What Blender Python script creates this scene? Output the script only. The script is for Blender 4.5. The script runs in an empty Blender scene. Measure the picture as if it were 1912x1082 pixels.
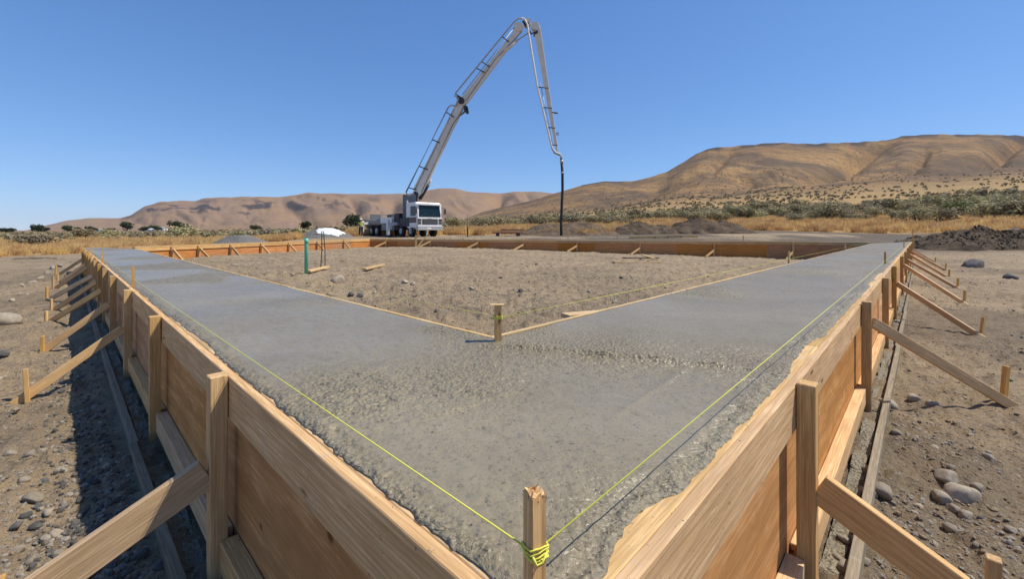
import bpy, bmesh, math, random
import numpy as np
from mathutils import Vector, Matrix, noise as mnoise
random.seed(7); rng = np.random.default_rng(11)
S = bpy.context.scene; COL = S.collection
R = math.radians
F = 799.0; HZ = 432.0; HC = 1.6        # focal length and horizon row of the 1912 px photograph; eye height
HF = 0.944                             # top of the forms

# ---------------------------------------------------------------- camera
cam = bpy.data.cameras.new('camera'); camo = bpy.data.objects.new('camera', cam); COL.objects.link(camo)
camo.location = (0, 0, HC); camo.rotation_euler = (R(90), 0, 0)
cam.sensor_width = 36; cam.lens = 36*F/1912; cam.shift_y = -(541-HZ)/1912
cam.clip_start = 0.05; cam.clip_end = 40000
S.camera = camo
# ---------------------------------------------------------------- sky and sun
SUN_EL = R(56); SUN_AZ = R(87)         # azimuth clockwise from +Y
w = bpy.data.worlds.new('World'); S.world = w; w.use_nodes = True
nt = w.node_tree; nt.nodes.clear()
sky = nt.nodes.new('ShaderNodeTexSky'); sky.sky_type = 'NISHITA'; sky.sun_disc = False
sky.sun_elevation = SUN_EL; sky.sun_rotation = SUN_AZ; sky.altitude = 1500; sky.air_density = 1.0; sky.dust_density = 0.0; sky.ozone_density = 4
bg = nt.nodes.new('ShaderNodeBackground'); bg.inputs[1].default_value = 0.11
wo = nt.nodes.new('ShaderNodeOutputWorld'); sc_ = nt.nodes.new('ShaderNodeSeparateColor'); cc_ = nt.nodes.new('ShaderNodeCombineColor'); nt.links.new(sky.outputs[0], sc_.inputs[0])
for i_, (g_, e_) in enumerate(((.82, .85), (1.27, .72), (2.15, .60))):      # the camera's rendering of a deep clear blue, the same all round
    pw = nt.nodes.new('ShaderNodeMath'); pw.operation = 'POWER'; pw.inputs[1].default_value = e_; ml = nt.nodes.new('ShaderNodeMath'); ml.operation = 'MULTIPLY'; ml.inputs[1].default_value = g_
    nt.links.new(sc_.outputs[i_], pw.inputs[0]); nt.links.new(pw.outputs[0], ml.inputs[0]); nt.links.new(ml.outputs[0], cc_.inputs[i_])
nt.links.new(cc_.outputs[0], bg.inputs[0]); nt.links.new(bg.outputs[0], wo.inputs[0])
sl = bpy.data.lights.new('sun', 'SUN'); sl.energy = 4.3; sl.angle = R(0.53); sl.color = (1, .93, .82)
so = bpy.data.objects.new('sun', sl); COL.objects.link(so)
sd = Vector((math.sin(SUN_AZ)*math.cos(SUN_EL), math.cos(SUN_AZ)*math.cos(SUN_EL), math.sin(SUN_EL)))
so.rotation_euler = sd.to_track_quat('Z', 'Y').to_euler(); so.location = (30, 0, 40)
S.view_settings.view_transform = 'Standard'; S.view_settings.look = 'None'; S.view_settings.exposure = 0.3; S.view_settings.gamma = 1
S.view_settings.use_curve_mapping = False
S.render.engine = 'CYCLES'

# ---------------------------------------------------------------- helpers
def tag(o, label=None, cat=None, group=None, kind=None):
    if label: o['label'] = label
    if cat: o['category'] = cat
    if group: o['group'] = group
    if kind: o['kind'] = kind
    return o
def empty(name, loc=(0, 0, 0), rz=0, label=None, cat=None, group=None):
    o = bpy.data.objects.new(name, None); COL.objects.link(o); o.location = loc; o.rotation_euler = (0, 0, rz); o.empty_display_size = .2
    return tag(o, label, cat, group)
def mobj(name, me, mat=None, parent=None, M=None, local=False):
    o = bpy.data.objects.new(name, me); COL.objects.link(o)
    if mat and not me.materials: me.materials.append(mat)
    if M is not None: o.matrix_world = M
    if parent is not None:
        o.parent = parent
        if not local:
            pm = Matrix.Translation(parent.location) @ parent.rotation_euler.to_matrix().to_4x4()
            if parent.type == 'MESH': pm = parent.matrix_basis.copy()
            if parent.parent is not None and not local: pm = Matrix.Identity(4)
            o.matrix_parent_inverse = pm.inverted()
    return o
_boxes = {}
def box_mesh(l, a, b, bev, mat):
    k = (round(l, 3), round(a, 3), round(b, 3), mat.name)
    if k in _boxes: return _boxes[k]
    bm = bmesh.new(); bmesh.ops.create_cube(bm, size=1)
    for v in bm.verts: v.co = Vector((v.co.x*l, v.co.y*a, v.co.z*b))
    if bev: bmesh.ops.bevel(bm, geom=bm.edges[:], offset=min(bev, a*.2, b*.2, l*.2), segments=1, affect='EDGES')
    me = bpy.data.meshes.new('board'); bm.to_mesh(me); bm.free(); me.materials.append(mat); _boxes[k] = me
    return me
def frame(p0, p1, side):
    p0 = Vector(p0); p1 = Vector(p1); x = (p1-p0).normalized(); y = Vector(side); y = (y-x*y.dot(x)).normalized(); z = x.cross(y)
    M = Matrix((x, y, z)).transposed().to_4x4(); M.translation = (p0+p1)/2
    return M
def beam(name, p0, p1, side, a, b, mat, parent=None, bev=.003):
    l = (Vector(p1)-Vector(p0)).length
    return mobj(name, box_mesh(l, a, b, bev, mat), mat, parent, frame(p0, p1, side))
def bm_obj(name, bm, mat, parent=None, M=None, local=False, smooth=False):
    me = bpy.data.meshes.new(name); bm.to_mesh(me); bm.free()
    if smooth: me.polygons.foreach_set('use_smooth', [True]*len(me.polygons))
    return mobj(name, me, mat, parent, M, local)
def tube(bm, pts, r, n=8, cap=True):
    pts = [Vector(p) for p in pts]; rings = []
    rr = r if isinstance(r, (list, tuple)) else [r]*len(pts)
    for i, p in enumerate(pts):
        t = (pts[min(i+1, len(pts)-1)]-pts[max(i-1, 0)]).normalized()
        u = t.cross(Vector((0, 0, 1)) if abs(t.z) < .9 else Vector((1, 0, 0))).normalized(); v = t.cross(u)
        rings.append([bm.verts.new(p+(u*math.cos(2*math.pi*k/n)+v*math.sin(2*math.pi*k/n))*rr[i]) for k in range(n)])
    for a, b in zip(rings, rings[1:]):
        for k in range(n): bm.faces.new((a[k], a[(k+1) % n], b[(k+1) % n], b[k]))
    if cap: bm.faces.new(rings[0][::-1]); bm.faces.new(rings[-1])
def abox(bm, x0, x1, y0, y1, z0, z1):
    r = bmesh.ops.create_cube(bm, size=1)
    for v in r['verts']: v.co = Vector(((x0+x1)/2+v.co.x*(x1-x0), (y0+y1)/2+v.co.y*(y1-y0), (z0+z1)/2+v.co.z*(z1-z0)))
    return r['verts']
# numpy noise
def _h(ix, iy, s):
    n = (ix.astype(np.int64)*374761393+iy.astype(np.int64)*668265263+s*974711) & 0xffffffff
    n = ((n ^ (n >> 13))*1274126177) & 0xffffffff
    n = (n ^ (n >> 16)) & 0xffffffff
    return n/4294967295.0
def vnoise(x, y, s=0):
    x = np.asarray(x, float); y = np.asarray(y, float)
    ix = np.floor(x); iy = np.floor(y); fx = x-ix; fy = y-iy; fx = fx*fx*(3-2*fx); fy = fy*fy*(3-2*fy)
    a = _h(ix, iy, s); b = _h(ix+1, iy, s); c = _h(ix, iy+1, s); d = _h(ix+1, iy+1, s)
    return (a*(1-fx)+b*fx)*(1-fy)+(c*(1-fx)+d*fx)*fy
def fbm(x, y, o=4, s=0, g=.5):
    t = 0; am = 1; tot = 0
    for i in range(o): t = t+am*vnoise(x*2**i+17.3*i, y*2**i-9.1*i, s+i); tot += am; am *= g
    return t/tot
def ss(a, b, x):
    t = np.clip((np.asarray(x, float)-a)/(b-a), 0, 1); return t*t*(3-2*t)

# ---------------------------------------------------------------- materials
def mat(name, col=(.5, .5, .5), rough=.6, metal=0, spec=.5):
    m = bpy.data.materials.new(name); m.use_nodes = True
    b = m.node_tree.nodes['Principled BSDF']; b.inputs['Base Color'].default_value = (*col, 1); b.inputs['Roughness'].default_value = rough
    b.inputs['Metallic'].default_value = metal; b.inputs['Specular IOR Level'].default_value = spec
    return m
class NB:
    def __init__(s, m): s.t = m.node_tree; s.b = s.t.nodes['Principled BSDF']; s.out = s.t.nodes['Material Output']
    def n(s, ty, **k):
        nd = s.t.nodes.new(ty)
        for a, v in k.items(): setattr(nd, a, v)
        return nd
    def set(s, sock, v):
        if hasattr(v, 'node'): s.t.links.new(v, sock)
        else: sock.default_value = v
    def noise(s, vec, scale, detail=4, rough=.55, dist=0, dim='3D'):
        nd = s.n('ShaderNodeTexNoise'); nd.noise_dimensions = dim
        if vec is not None: s.set(nd.inputs['Vector'], vec)
        nd.inputs['Scale'].default_value = scale; nd.inputs['Detail'].default_value = detail; nd.inputs['Roughness'].default_value = rough; nd.inputs['Distortion'].default_value = dist
        return nd.outputs['Fac']
    def voro(s, vec, scale, feat='F1', out='Distance', rand=1):
        nd = s.n('ShaderNodeTexVoronoi'); nd.feature = feat; s.set(nd.inputs['Vector'], vec); nd.inputs['Scale'].default_value = scale; nd.inputs['Randomness'].default_value = rand
        return nd.outputs[out]
    def coord(s, o='Object'): return s.n('ShaderNodeTexCoord').outputs[o]
    def pos(s): return s.n('ShaderNodeNewGeometry').outputs['Position']
    def mapv(s, vec, sc=(1, 1, 1), loc=(0, 0, 0), rot=(0, 0, 0)):
        nd = s.n('ShaderNodeMapping'); s.set(nd.inputs[0], vec); s.set(nd.inputs[1], loc); nd.inputs[2].default_value = rot; nd.inputs[3].default_value = sc; return nd.outputs[0]
    def ramp(s, f, stops):
        nd = s.n('ShaderNodeValToRGB'); s.set(nd.inputs[0], f); e = nd.color_ramp.elements
        while len(e) < len(stops): e.new(.5)
        for q, (p, c) in zip(e, stops): q.position = p; q.color = (*c, 1) if isinstance(c, tuple) else (c, c, c, 1)
        return nd.outputs[0]
    def mix(s, f, a, b, ty='MIX'):
        nd = s.n('ShaderNodeMix'); nd.data_type = 'RGBA'; nd.blend_type = ty
        s.set(nd.inputs['Factor'], f); s.set(nd.inputs['A'], (*a, 1) if isinstance(a, tuple) else a); s.set(nd.inputs['B'], (*b, 1) if isinstance(b, tuple) else b)
        return nd.outputs['Result']
    def math(s, op, a, b=0.0, clamp=False):
        nd = s.n('ShaderNodeMath'); nd.operation = op; nd.use_clamp = clamp; s.set(nd.inputs[0], a); s.set(nd.inputs[1], b); return nd.outputs[0]
    def bump(s, h, st=.3, dist=.01, prev=None):
        nd = s.n('ShaderNodeBump'); s.set(nd.inputs['Height'], h); nd.inputs['Strength'].default_value = st; nd.inputs['Distance'].default_value = dist
        if prev is not None: s.set(nd.inputs['Normal'], prev)
        return nd.outputs[0]
    def rnd(s): return s.n('ShaderNodeObjectInfo').outputs['Random']
    def attr(s, name, o='Color'):
        nd = s.n('ShaderNodeAttribute'); nd.attribute_name = name; return nd.outputs[o]
    def sep(s, c):
        nd = s.n('ShaderNodeSeparateColor'); s.set(nd.inputs[0], c); return nd.outputs

def wood(name, c0, c1, grain=26, stain=.35, rough=.75, sheet=False):
    m = mat(name, c1, rough, spec=.3); N = NB(m); co = N.coord(); r = N.rnd()
    off = N.n('ShaderNodeCombineXYZ'); N.set(off.inputs[0], N.math('MULTIPLY', r, 37.0)); N.set(off.inputs[1], N.math('MULTIPLY', r, 11.0)); N.set(off.inputs[2], N.math('MULTIPLY', r, 23.0))
    v = N.mapv(co, (1, 1, 1), off.outputs[0])
    g1 = N.noise(N.mapv(v, (1.7, grain, grain) if not sheet else (2.0, 12, 5)), 1.6, 6, .62, 1.4)
    g2 = N.noise(N.mapv(v, (3, 110, 110)), 1.2, 3, .6)
    big = N.noise(v, 1.7, 3, .5)
    c = N.ramp(g1, [(.30, c0), (.50, tuple((a+b)/2 for a, b in zip(c0, c1))), (.66, c1)])
    c = N.mix(N.ramp(g2, [(.42, .55), (.6, 0.0)]), c, tuple(x*.62 for x in c0))
    if sheet:
        fl = N.n('ShaderNodeTexWave'); fl.wave_type = 'RINGS'; N.set(fl.inputs['Vector'], N.mapv(v, (.55, 3.2, 1.3))); fl.inputs['Scale'].default_value = 2.2; fl.inputs['Distortion'].default_value = 9; fl.inputs['Detail'].default_value = 3; fl.inputs['Detail Scale'].default_value = .7
        c = N.mix(N.ramp(fl.outputs['Fac'], [(.25, .45), (.6, 0.0)]), c, tuple(x*.66 for x in c0))
    c = N.mix(N.ramp(big, [(.42, 0.0), (.7, .45)]), c, tuple(x*.72 for x in c0))
    kn = N.voro(N.mapv(v, (2.0, 9, 9) if not sheet else (3.2, 4.5, 4.5)), 1.0)
    c = N.mix(N.ramp(kn, [(.05, .9), (.10, 0.0)]), c, (.10, .045, .018))
    c = N.mix(N.ramp(N.noise(v, 14, 5, .7), [(.63, 0.0), (.74, stain*.8)]), c, (.34, .31, .25))     # cement splashes
    c = N.mix(N.ramp(N.noise(v, 60, 2, .7), [(.68, 0.0), (.74, stain*1.4)]), c, (.12, .11, .10))
    c = N.mix(N.ramp(N.noise(N.mapv(v, (9, 2.2, 2.2)) if not sheet else N.mapv(v, (7, 1.6, 1.6)), 1.5, 5, .65), [(.60, 0.0), (.72, stain*.7)]), c, (.36, .33, .27))
    hv = N.n('ShaderNodeHueSaturation'); N.set(hv.inputs['Color'], c); N.set(hv.inputs['Value'], N.math('ADD', N.math('MULTIPLY', r, .35), .92)); N.set(hv.inputs['Saturation'], N.math('ADD', N.math('MULTIPLY', N.math('FRACT', N.math('MULTIPLY', r, 7.31)), .22), 1.0))
    N.set(N.b.inputs['Base Color'], hv.outputs[0])
    N.set(N.b.inputs['Normal'], N.bump(g2, .35, .003, N.bump(g1, .35, .005)))
    return m
W_POST = wood('pine_post', (.50, .30, .125), (.74, .50, .255))
W_PLANK = wood('weathered_plank', (.52, .32, .155), (.74, .51, .29), stain=.7)
W_PLY = wood('plywood', (.52, .27, .125), (.72, .44, .235), sheet=True, stain=.25)
W_BRACE = wood('brace_pine', (.55, .36, .19), (.78, .56, .34), stain=.2)
W_PALE = wood('pale_lumber', (.56, .38, .19), (.76, .57, .33), stain=.2)
W_SPLASH = wood('splashed_board', (.48, .31, .15), (.70, .50, .28), stain=1.1)
W_DIRTY = wood('cement_caked_board', (.19, .155, .105), (.33, .27, .19), stain=.7)
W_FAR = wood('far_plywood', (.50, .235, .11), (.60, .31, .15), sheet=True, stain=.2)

def concrete_mat():
    m = mat('fresh_concrete', (.25, .25, .23), .5); N = NB(m); p = N.pos(); z = N.sep(N.attr('zone'))
    n1 = N.noise(p, 1.1, 4, .6); n2 = N.noise(p, 16, 6, .7); n3 = N.noise(p, 90, 3, .7)
    c = N.ramp(n1, [(.3, (.212, .172, .104)), (.7, (.285, .236, .146))])
    c = N.mix(N.ramp(n2, [(.25, .6), (.5, 0.0)]), c, (.14, .135, .115))
    c = N.mix(N.ramp(n3, [(.30, .8), (.43, 0.0)]), c, (.065, .06, .05))
    dp = N.mapv(p, (1, 1, 1)); holes = N.noise(dp, 46, 2.5, .6, .8); hm = N.math('MULTIPLY', N.ramp(holes, [(.27, 1.0), (.36, 0.0)]), N.ramp(N.math('ADD', N.math('MULTIPLY', z[0], .35), N.noise(p, 3.5, 4, .65)), [(.46, 0.0), (.68, 1.0)]))
    c = N.mix(N.math('MULTIPLY', hm, .9), c, (.03, .028, .025))
    c = N.mix(N.math('MULTIPLY', z[1], .55), c, (.25, .235, .19))     # drying slurry along the edges
    N.set(N.b.inputs['Base Color'], c)
    # trowelled wet zones are glossier (z0 = rough mask)
    st = N.noise(N.mapv(p, (.55, .55, .1)), 1.0, 3, .5)
    wet = N.math('MULTIPLY', N.math('SUBTRACT', 1.0, z[0]), N.ramp(st, [(.35, .45), (.6, 1.0)]))
    N.set(N.b.inputs['Roughness'], N.math('SUBTRACT', N.ramp(n2, [(.4, .50), (.62, .30)]), N.math('MULTIPLY', wet, .10)))
    N.set(N.b.inputs['Specular IOR Level'], N.math('ADD', N.math('MULTIPLY', wet, .35), .30))
    hgt = N.math('ADD', N.math('MULTIPLY', n2, .6), N.math('MULTIPLY', n3, .35)); hgt = N.math('SUBTRACT', hgt, N.math('MULTIPLY', hm, .5)); vb = N.voro(N.mapv(p, (1, 1, 1)), 58); hgt = N.math('SUBTRACT', hgt, N.math('MULTIPLY', N.math('MULTIPLY', vb, .75), N.math('ADD', z[0], .12))); dents = N.noise(N.mapv(p, (1.0, 2.6, 1), rot=(0, 0, .9)), 15, 3, .55); hgt = N.math('ADD', hgt, N.ramp(dents, [(.33, 0.0), (.46, .8)]))
    rg = N.math('ADD', N.math('MULTIPLY', z[0], .52), .17)
    bn = N.n('ShaderNodeBump'); N.set(bn.inputs['Height'], hgt); N.set(bn.inputs['Strength'], rg); bn.inputs['Distance'].default_value = .022
    N.set(N.b.inputs['Normal'], bn.outputs[0])
    return m
CONC = concrete_mat()

def rock_mat(name, c0, c1, sc=6):
    m = mat(name, c0, .85); N = NB(m); p = N.coord(); r = N.rnd()
    c = N.ramp(N.noise(p, sc, 5, .65), [(.3, c0), (.7, c1)])
    hv = N.n('ShaderNodeHueSaturation'); N.set(hv.inputs['Color'], c); N.set(hv.inputs['Value'], N.math('ADD', N.math('MULTIPLY', r, .55), .72)); N.set(N.b.inputs['Base Color'], hv.outputs[0])
    N.set(N.b.inputs['Normal'], N.bump(N.noise(p, sc*5, 4, .7), .5, .02))
    return m
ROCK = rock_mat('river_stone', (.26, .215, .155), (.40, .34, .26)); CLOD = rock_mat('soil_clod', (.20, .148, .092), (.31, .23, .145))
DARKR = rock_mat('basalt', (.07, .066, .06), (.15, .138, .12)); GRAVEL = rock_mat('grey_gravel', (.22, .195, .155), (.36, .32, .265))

def terrain_mat():
    m = mat('ground', (.2, .16, .12), .95, spec=.2); N = NB(m); p = N.pos(); z = N.sep(N.attr('zone')); z2 = N.sep(N.attr('zone2'))
    a = N.noise(p, .35, 5, .6); b = N.noise(p, 3.2, 7, .68); c_ = N.noise(p, 24, 5, .7); d = N.noise(p, 120, 3, .7)
    soil = N.ramp(a, [(.3, (.27, .198, .118)), (.5, (.335, .247, .148)), (.7, (.40, .295, .175))])
    soil = N.mix(N.ramp(b, [(.34, .75), (.5, 0.0)]), soil, (.155, .12, .085))
    soil = N.mix(N.ramp(b, [(.56, 0.0), (.72, .6)]), soil, (.42, .315, .19))
    soil = N.mix(N.ramp(c_, [(.34, .7), (.46, 0.0)]), soil, (.10, .078, .058))
    soil = N.mix(N.ramp(c_, [(.60, 0.0), (.72, .45)]), soil, (.36, .32, .26))
    soil = N.mix(N.ramp(d, [(.60, 0.0), (.68, .5)]), soil, (.40, .36, .29))
    gv = N.n('ShaderNodeTexVoronoi'); N.set(gv.inputs['Vector'], p); gv.inputs['Scale'].default_value = 38; gc = N.sep(gv.outputs['Color'])
    gmask = N.math('MULTIPLY', N.ramp(gv.outputs['Distance'], [(.30, 1.0), (.42, 0.0)]), N.math('GREATER_THAN', gc[0], .62))
    soil = N.mix(N.math('MULTIPLY', gmask, .7), soil, N.ramp(gc[1], [(.2, (.16, .13, .10)), (.6, (.30, .26, .20)), (.9, (.46, .42, .35))]))
    soil = N.mix(N.math('MULTIPLY', z2[0], .92), soil, (.115, .092, .068))      # damp dark fill and stony patches
    gold = N.ramp(N.noise(p, .5, 6, .7), [(.3, (.24, .155, .065)), (.6, (.42, .275, .115)), (.75, (.33, .225, .10))])
    # hills: dry grass, stony brown and violet-grey scree
    h1 = N.noise(p, .006, 8, .62, .4); h2 = N.noise(p, .03, 8, .7); h3 = N.noise(p, .22, 4, .7)
    hill = N.ramp(h1, [(.34, (.18, .108, .055)), (.5, (.30, .175, .074)), (.64, (.38, .23, .095))])
    hill = N.mix(N.ramp(N.noise(p, .013, 8, .68, .8), [(.40, .9), (.56, 0.0)]), hill, (.125, .088, .058))
    hill = N.mix(N.ramp(h2, [(.36, .6), (.5, 0.0)]), hill, (.12, .09, .06))
    hill = N.mix(N.ramp(h3, [(.53, 0.0), (.62, .75)]), hill, (.095, .078, .05))
    hill = N.mix(z[1], hill, (.065, .05, .045))
    hill = N.mix(z2[1], hill, (.28, .18, .10))                                # redder, stonier far range
    hill = N.mix(N.math('MULTIPLY', N.ramp(h1, [(.4, .0), (.6, .6)]), z2[1]), hill, (.21, .145, .11))
    hill = N.mix(z[1], hill, (.07, .055, .05))
    c = N.mix(z[2], gold, hill); c = N.mix(z[0], c, soil)
    N.set(N.b.inputs['Base Color'], c)
    n1 = N.bump(N.math('ADD', b, N.math('MULTIPLY', c_, .3)), .9, .06); n2 = N.bump(c_, .9, .02, n1); n2 = N.bump(gmask, .8, .006, n2); n3 = N.bump(d, .6, .004, n2)
    nh = N.bump(h2, .8, 9.0); nh = N.bump(h3, .6, .8, nh)
    mx = N.n('ShaderNodeMix'); mx.data_type = 'VECTOR'; N.set(mx.inputs['Factor'], z[2]); N.set(mx.inputs[4], n3); N.set(mx.inputs[5], nh)
    N.set(N.b.inputs['Normal'], mx.outputs[1])
    return m
GROUND = terrain_mat()

# ---------------------------------------------------------------- layout of the foundation
dL = Vector((-1.046, 1, 0)).normalized(); nL = Vector((-1, -1.046, 0)).normalized()
dR = Vector((.956, 1, 0)).normalized(); nR = Vector((1, -.956, 0)).normalized()
A = Vector((.0755, .636, 0)); LC = A+dL*((16.9-.636)/dL.y); RC = A+dR*((26.2-.636)/dR.y)      # outer corners
AI = Vector((-.116, 2.588, 0)); LI = Vector((-14.1, 15.95, 0)); RI = Vector((19.25, 22.85, 0)); BI = Vector((-10.9, 32.8, 0))   # inner corners
def sL(Y): return (Y-A.y)/dL.y
def sR(Y): return (Y-A.y)/dR.y
def at(u, Y, z=0): return Vector(((u-956)/F*Y, Y, z))
def gp(u, v, z=0): return at(u, (HC-z)*F/(v-HZ), z)       # point at height z seen at pixel (u, v)

TU = np.array([-500, 0, 150, 400, 650, 870, 1100, 1300, 1500, 1700, 1912, 2500], float)
TY = np.array([1, 20, 28, 34, 45, 60, 90, 150, 250, 400, 9000], float)
TZ = np.array([
 [0]*12, [0, 0, 0, 0, 0, .1, .1, .1, .1, .0, 0, 0],
 [0, .1, .1, .3, .5, .8, .8, .6, .4, .15, .25, .3],
 [0, .1, .1, .4, 1.0, 1.05, 1.05, 1.1, 1.0, .6, .7, .7],
 [0, .1, .1, .5, 1.1, 1.2, 1.3, 1.4, 1.5, 1.35, 1.45, 1.4],
 [.1, .1, .2, .5, 1.3, 1.6, 1.8, 2.0, 2.2, 2.3, 2.4, 2.4],
 [.1, .1, .2, .6, 1.5, 2.1, 3.0, 3.8, 4.4, 4.9, 5.4, 5.8],
 [.1, .1, .3, .9, 1.9, 3.3, 5.6, 8.2, 10.2, 12, 14, 17],
 [.1, .1, .4, 1.2, 2.8, 6, 12.5, 19.5, 24.5, 28.5, 32.5, 38],
 [.1, .1, .5, 1.4, 3.5, 10, 22, 36, 46, 54, 62, 72],
 [.1, .1, .5, 1.4, 3.5, 10, 22, 36, 46, 54, 62, 72]], float)
RA = np.array([(-500, 440), (800, 436), (900, 396), (950, 385), (1000, 372), (1050, 357), (1090, 345), (1130, 338.5), (1180, 338.5), (1215, 330), (1245, 321), (1275, 303), (1300, 287), (1322, 277), (1400, 270), (1450, 266), (1520, 268), (1600, 265), (1655, 262), (1685, 254), (1740, 250), (1840, 251), (1912, 252), (2200, 262), (2700, 280)], float)
RB = np.array([(-500, 438), (0, 437), (40, 433), (90, 420), (130, 411), (165, 408), (225, 407), (245, 401), (270, 385), (298, 376), (330, 375), (365, 375), (385, 369), (440, 367), (530, 367.5), (560, 362), (578, 359.5), (640, 361), (700, 362), (760, 361), (790, 356), (820, 352), (850, 352), (872, 357), (895, 359), (930, 359), (960, 357), (1010, 358), (1060, 364), (1400, 380), (2700, 400)], float)
def terp(u, Y):
    Y = np.clip(Y, TY[0], TY[-1]); u = np.clip(u, TU[0], TU[-1])
    iy = np.clip(np.searchsorted(TY, Y)-1, 0, len(TY)-2); iu = np.clip(np.searchsorted(TU, u)-1, 0, len(TU)-2)
    fy = (Y-TY[iy])/(TY[iy+1]-TY[iy]); fu = (u-TU[iu])/(TU[iu+1]-TU[iu]); fu = fu*fu*(3-2*fu)
    return (TZ[iy, iu]*(1-fu)+TZ[iy, iu+1]*fu)*(1-fy)+(TZ[iy+1, iu]*(1-fu)+TZ[iy+1, iu+1]*fu)*fy
def inpoly(x, y, P):
    ins = np.zeros(x.shape, bool); n = len(P)
    for i in range(n):
        x0, y0 = P[i][0], P[i][1]; x1, y1 = P[(i+1) % n][0], P[(i+1) % n][1]
        c = ((y0 > y) != (y1 > y)) & (x < (x1-x0)*(y-y0)/((y1-y0) or 1e-9)+x0); ins ^= c
    return ins
def edge_d(x, y, P):
    d = np.full(x.shape, 1e9)
    for i in range(len(P)):
        a = P[i]; b = P[(i+1) % len(P)]; dx, dy = b[0]-a[0], b[1]-a[1]
        t = np.clip(((x-a[0])*dx+(y-a[1])*dy)/(dx*dx+dy*dy), 0, 1); d = np.minimum(d, np.hypot(x-a[0]-t*dx, y-a[1]-t*dy))
    return d
POLY_IN = [AI, LI, BI, RI]
nbackL = Vector((BI.y-LI.y, -(BI.x-LI.x), 0)).normalized()*-1; nbackR = Vector((-(RI.y-BI.y), (RI.x-BI.x), 0)).normalized()*1
if nbackR.y < 0: nbackR = -nbackR
BO = BI+Vector((-.3, .9, 0)); POLY_OUT = [A, LC, BO, RC]
def ground(x, y, detail=True):
    """returns z, zone arrays for world x, y"""
    x = np.asarray(x, float); y = np.asarray(y, float); r = np.hypot(x, y)
    th = np.clip(np.arctan2(x, y), -1.08, 1.08); Y = r*np.cos(th); u = 956+F*np.tan(th)
    base = terp(u, Y)
    base = base+(fbm(x*.05, y*.05, 4, 3)-.5)*np.clip((Y-20)/60, 0, 1)*np.clip(Y*.012, 0, 3)
    t = np.clip((Y-230)/(720-230), 0, 1.0)
    # right-hand hill
    def hill(RP, Y0, Y1, vbase, seed, amp, fr, ravines=()):
        vr = np.interp(u, RP[:, 0], RP[:, 1])+(fbm(u*.03, u*0, 4, seed)-.5)*1.6
        wob = (fbm(u*.0045, np.log(Y+1)*1.2, 3, seed+5)-.5)*.34
        q = (np.log(Y)-np.log(Y0))/(np.log(Y1)-np.log(Y0))
        qq = np.clip(q+wob*ss(0, .3, q)*ss(1.0, .6, q), 0, 1)
        s = qq*qq*(3-2*qq)*.55+qq*.45
        gul = 1-np.abs(2*fbm(u*fr+2.2*qq+(fbm(u*.01, qq*2, 2, seed+3)-.5)*2, qq*.9, 4, seed+9)-1)
        gul2 = 1-np.abs(2*fbm(u*fr*3.1-1.2*qq+(fbm(u*.02, qq*3, 2, seed+13)-.5)*2, qq*2.0, 3, seed+19)-1)
        bell = np.clip(4*q*(1-q), 0, 1)
        cut = 0
        for (ua, qa, ub, qb, wd, dp) in ravines:
            f_ = np.clip((q-qa)/(qb-qa), 0, 1); uc = ua+(ub-ua)*f_+(fbm(q*9, q*0+ua, 3, seed+2)-.5)*wd*.8
            inw = ss(min(qa, qb)-.08, min(qa, qb)+.05, q)*ss(max(qa, qb)+.06, max(qa, qb)-.06, q)
            cut = cut+dp*inw*np.exp(-np.abs((u-uc)/wd)**1.5)
        s = s-cut
        v = vbase+(vr-vbase)*np.clip(s-amp*bell*((gul**2)*.8+(gul2**2)*.25*ss(.35,.6,fbm(u*.008, qq*2, 2, seed+33))), 0, 1)
        z = HC+(HZ-v)*Y/F
        ztop = HC+(HZ-vr)*Y1/F
        z = np.where(Y > Y1, ztop-(Y-Y1)*.05, z)
        return z, q, vr
    v250 = HZ-(terp(u, np.full_like(u, 240.))-HC)*F/240
    if r.max() < 200:
        z = base; rim = np.zeros_like(x); far_rng = rim.copy(); hills_on = False
    else:
        hills_on = True
    if hills_on:
      zA, qA, vA = hill(RA, 240, 720, v250, 21, .20, .0036, [(1640, .93, 1470, .25, 30, .34), (1915, .95, 1840, .5, 24, .34), (1385, .52, 1425, .3, 26, .16), (1240, .75, 1190, .2, 25, .18), (1730, .75, 1690, .35, 18, .14), (1360, .9, 1330, .6, 14, .12)])
      zB, qB, vB = hill(RB, 1100, 2600, np.full_like(u, 431.0), 51, .30, .0065, [(935, .95, 905, .35, 14, .3), (545, .8, 600, .3, 16, .16), (745, .9, 700, .3, 20, .2), (655, .85, 690, .4, 10, .14), (250, .7, 300, .2, 12, .12)])
      fC = ss(-800, 0, u)*ss(330, 90, u); zC = (6+60*fC*fbm(u*.02, u*0, 3, 5))*ss(5500, 7500, Y)
      useA = (Y > 240) & (vA < v250-1)
      z = np.where(useA, np.maximum(zA, np.where(Y > 900, -50, base)), base)
      hb = (Y > 1100) & (zB > z); z = np.where(hb, zB, z); z = np.maximum(z, np.where(Y > 5000, zC, -99))
      z = z+np.where(Y > 230, (fbm(x*.012, y*.012, 5, 8)-.5)*np.clip((Y-230)*.006, 0, 5)*np.where((qA > .93) & (qA < 1.3), .25, 1), 0)
      far_rng = ((Y > 1050)).astype(float)
      rim = np.where(hb, ss(.62, .72, qB)*ss(1.0, .86, qB)*ss(.50, .58, fbm(u*.05, qB*16, 4, 77))*ss(900, 500, u)*ss(200, 260, u), 0)
      rim = np.maximum(rim, np.where(useA & ~hb, ss(.93, .97, qA)*ss(1.05, 1.0, qA)*ss(.45, .55, fbm(u*.03, qA*9, 3, 78))*.8, 0))
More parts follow.
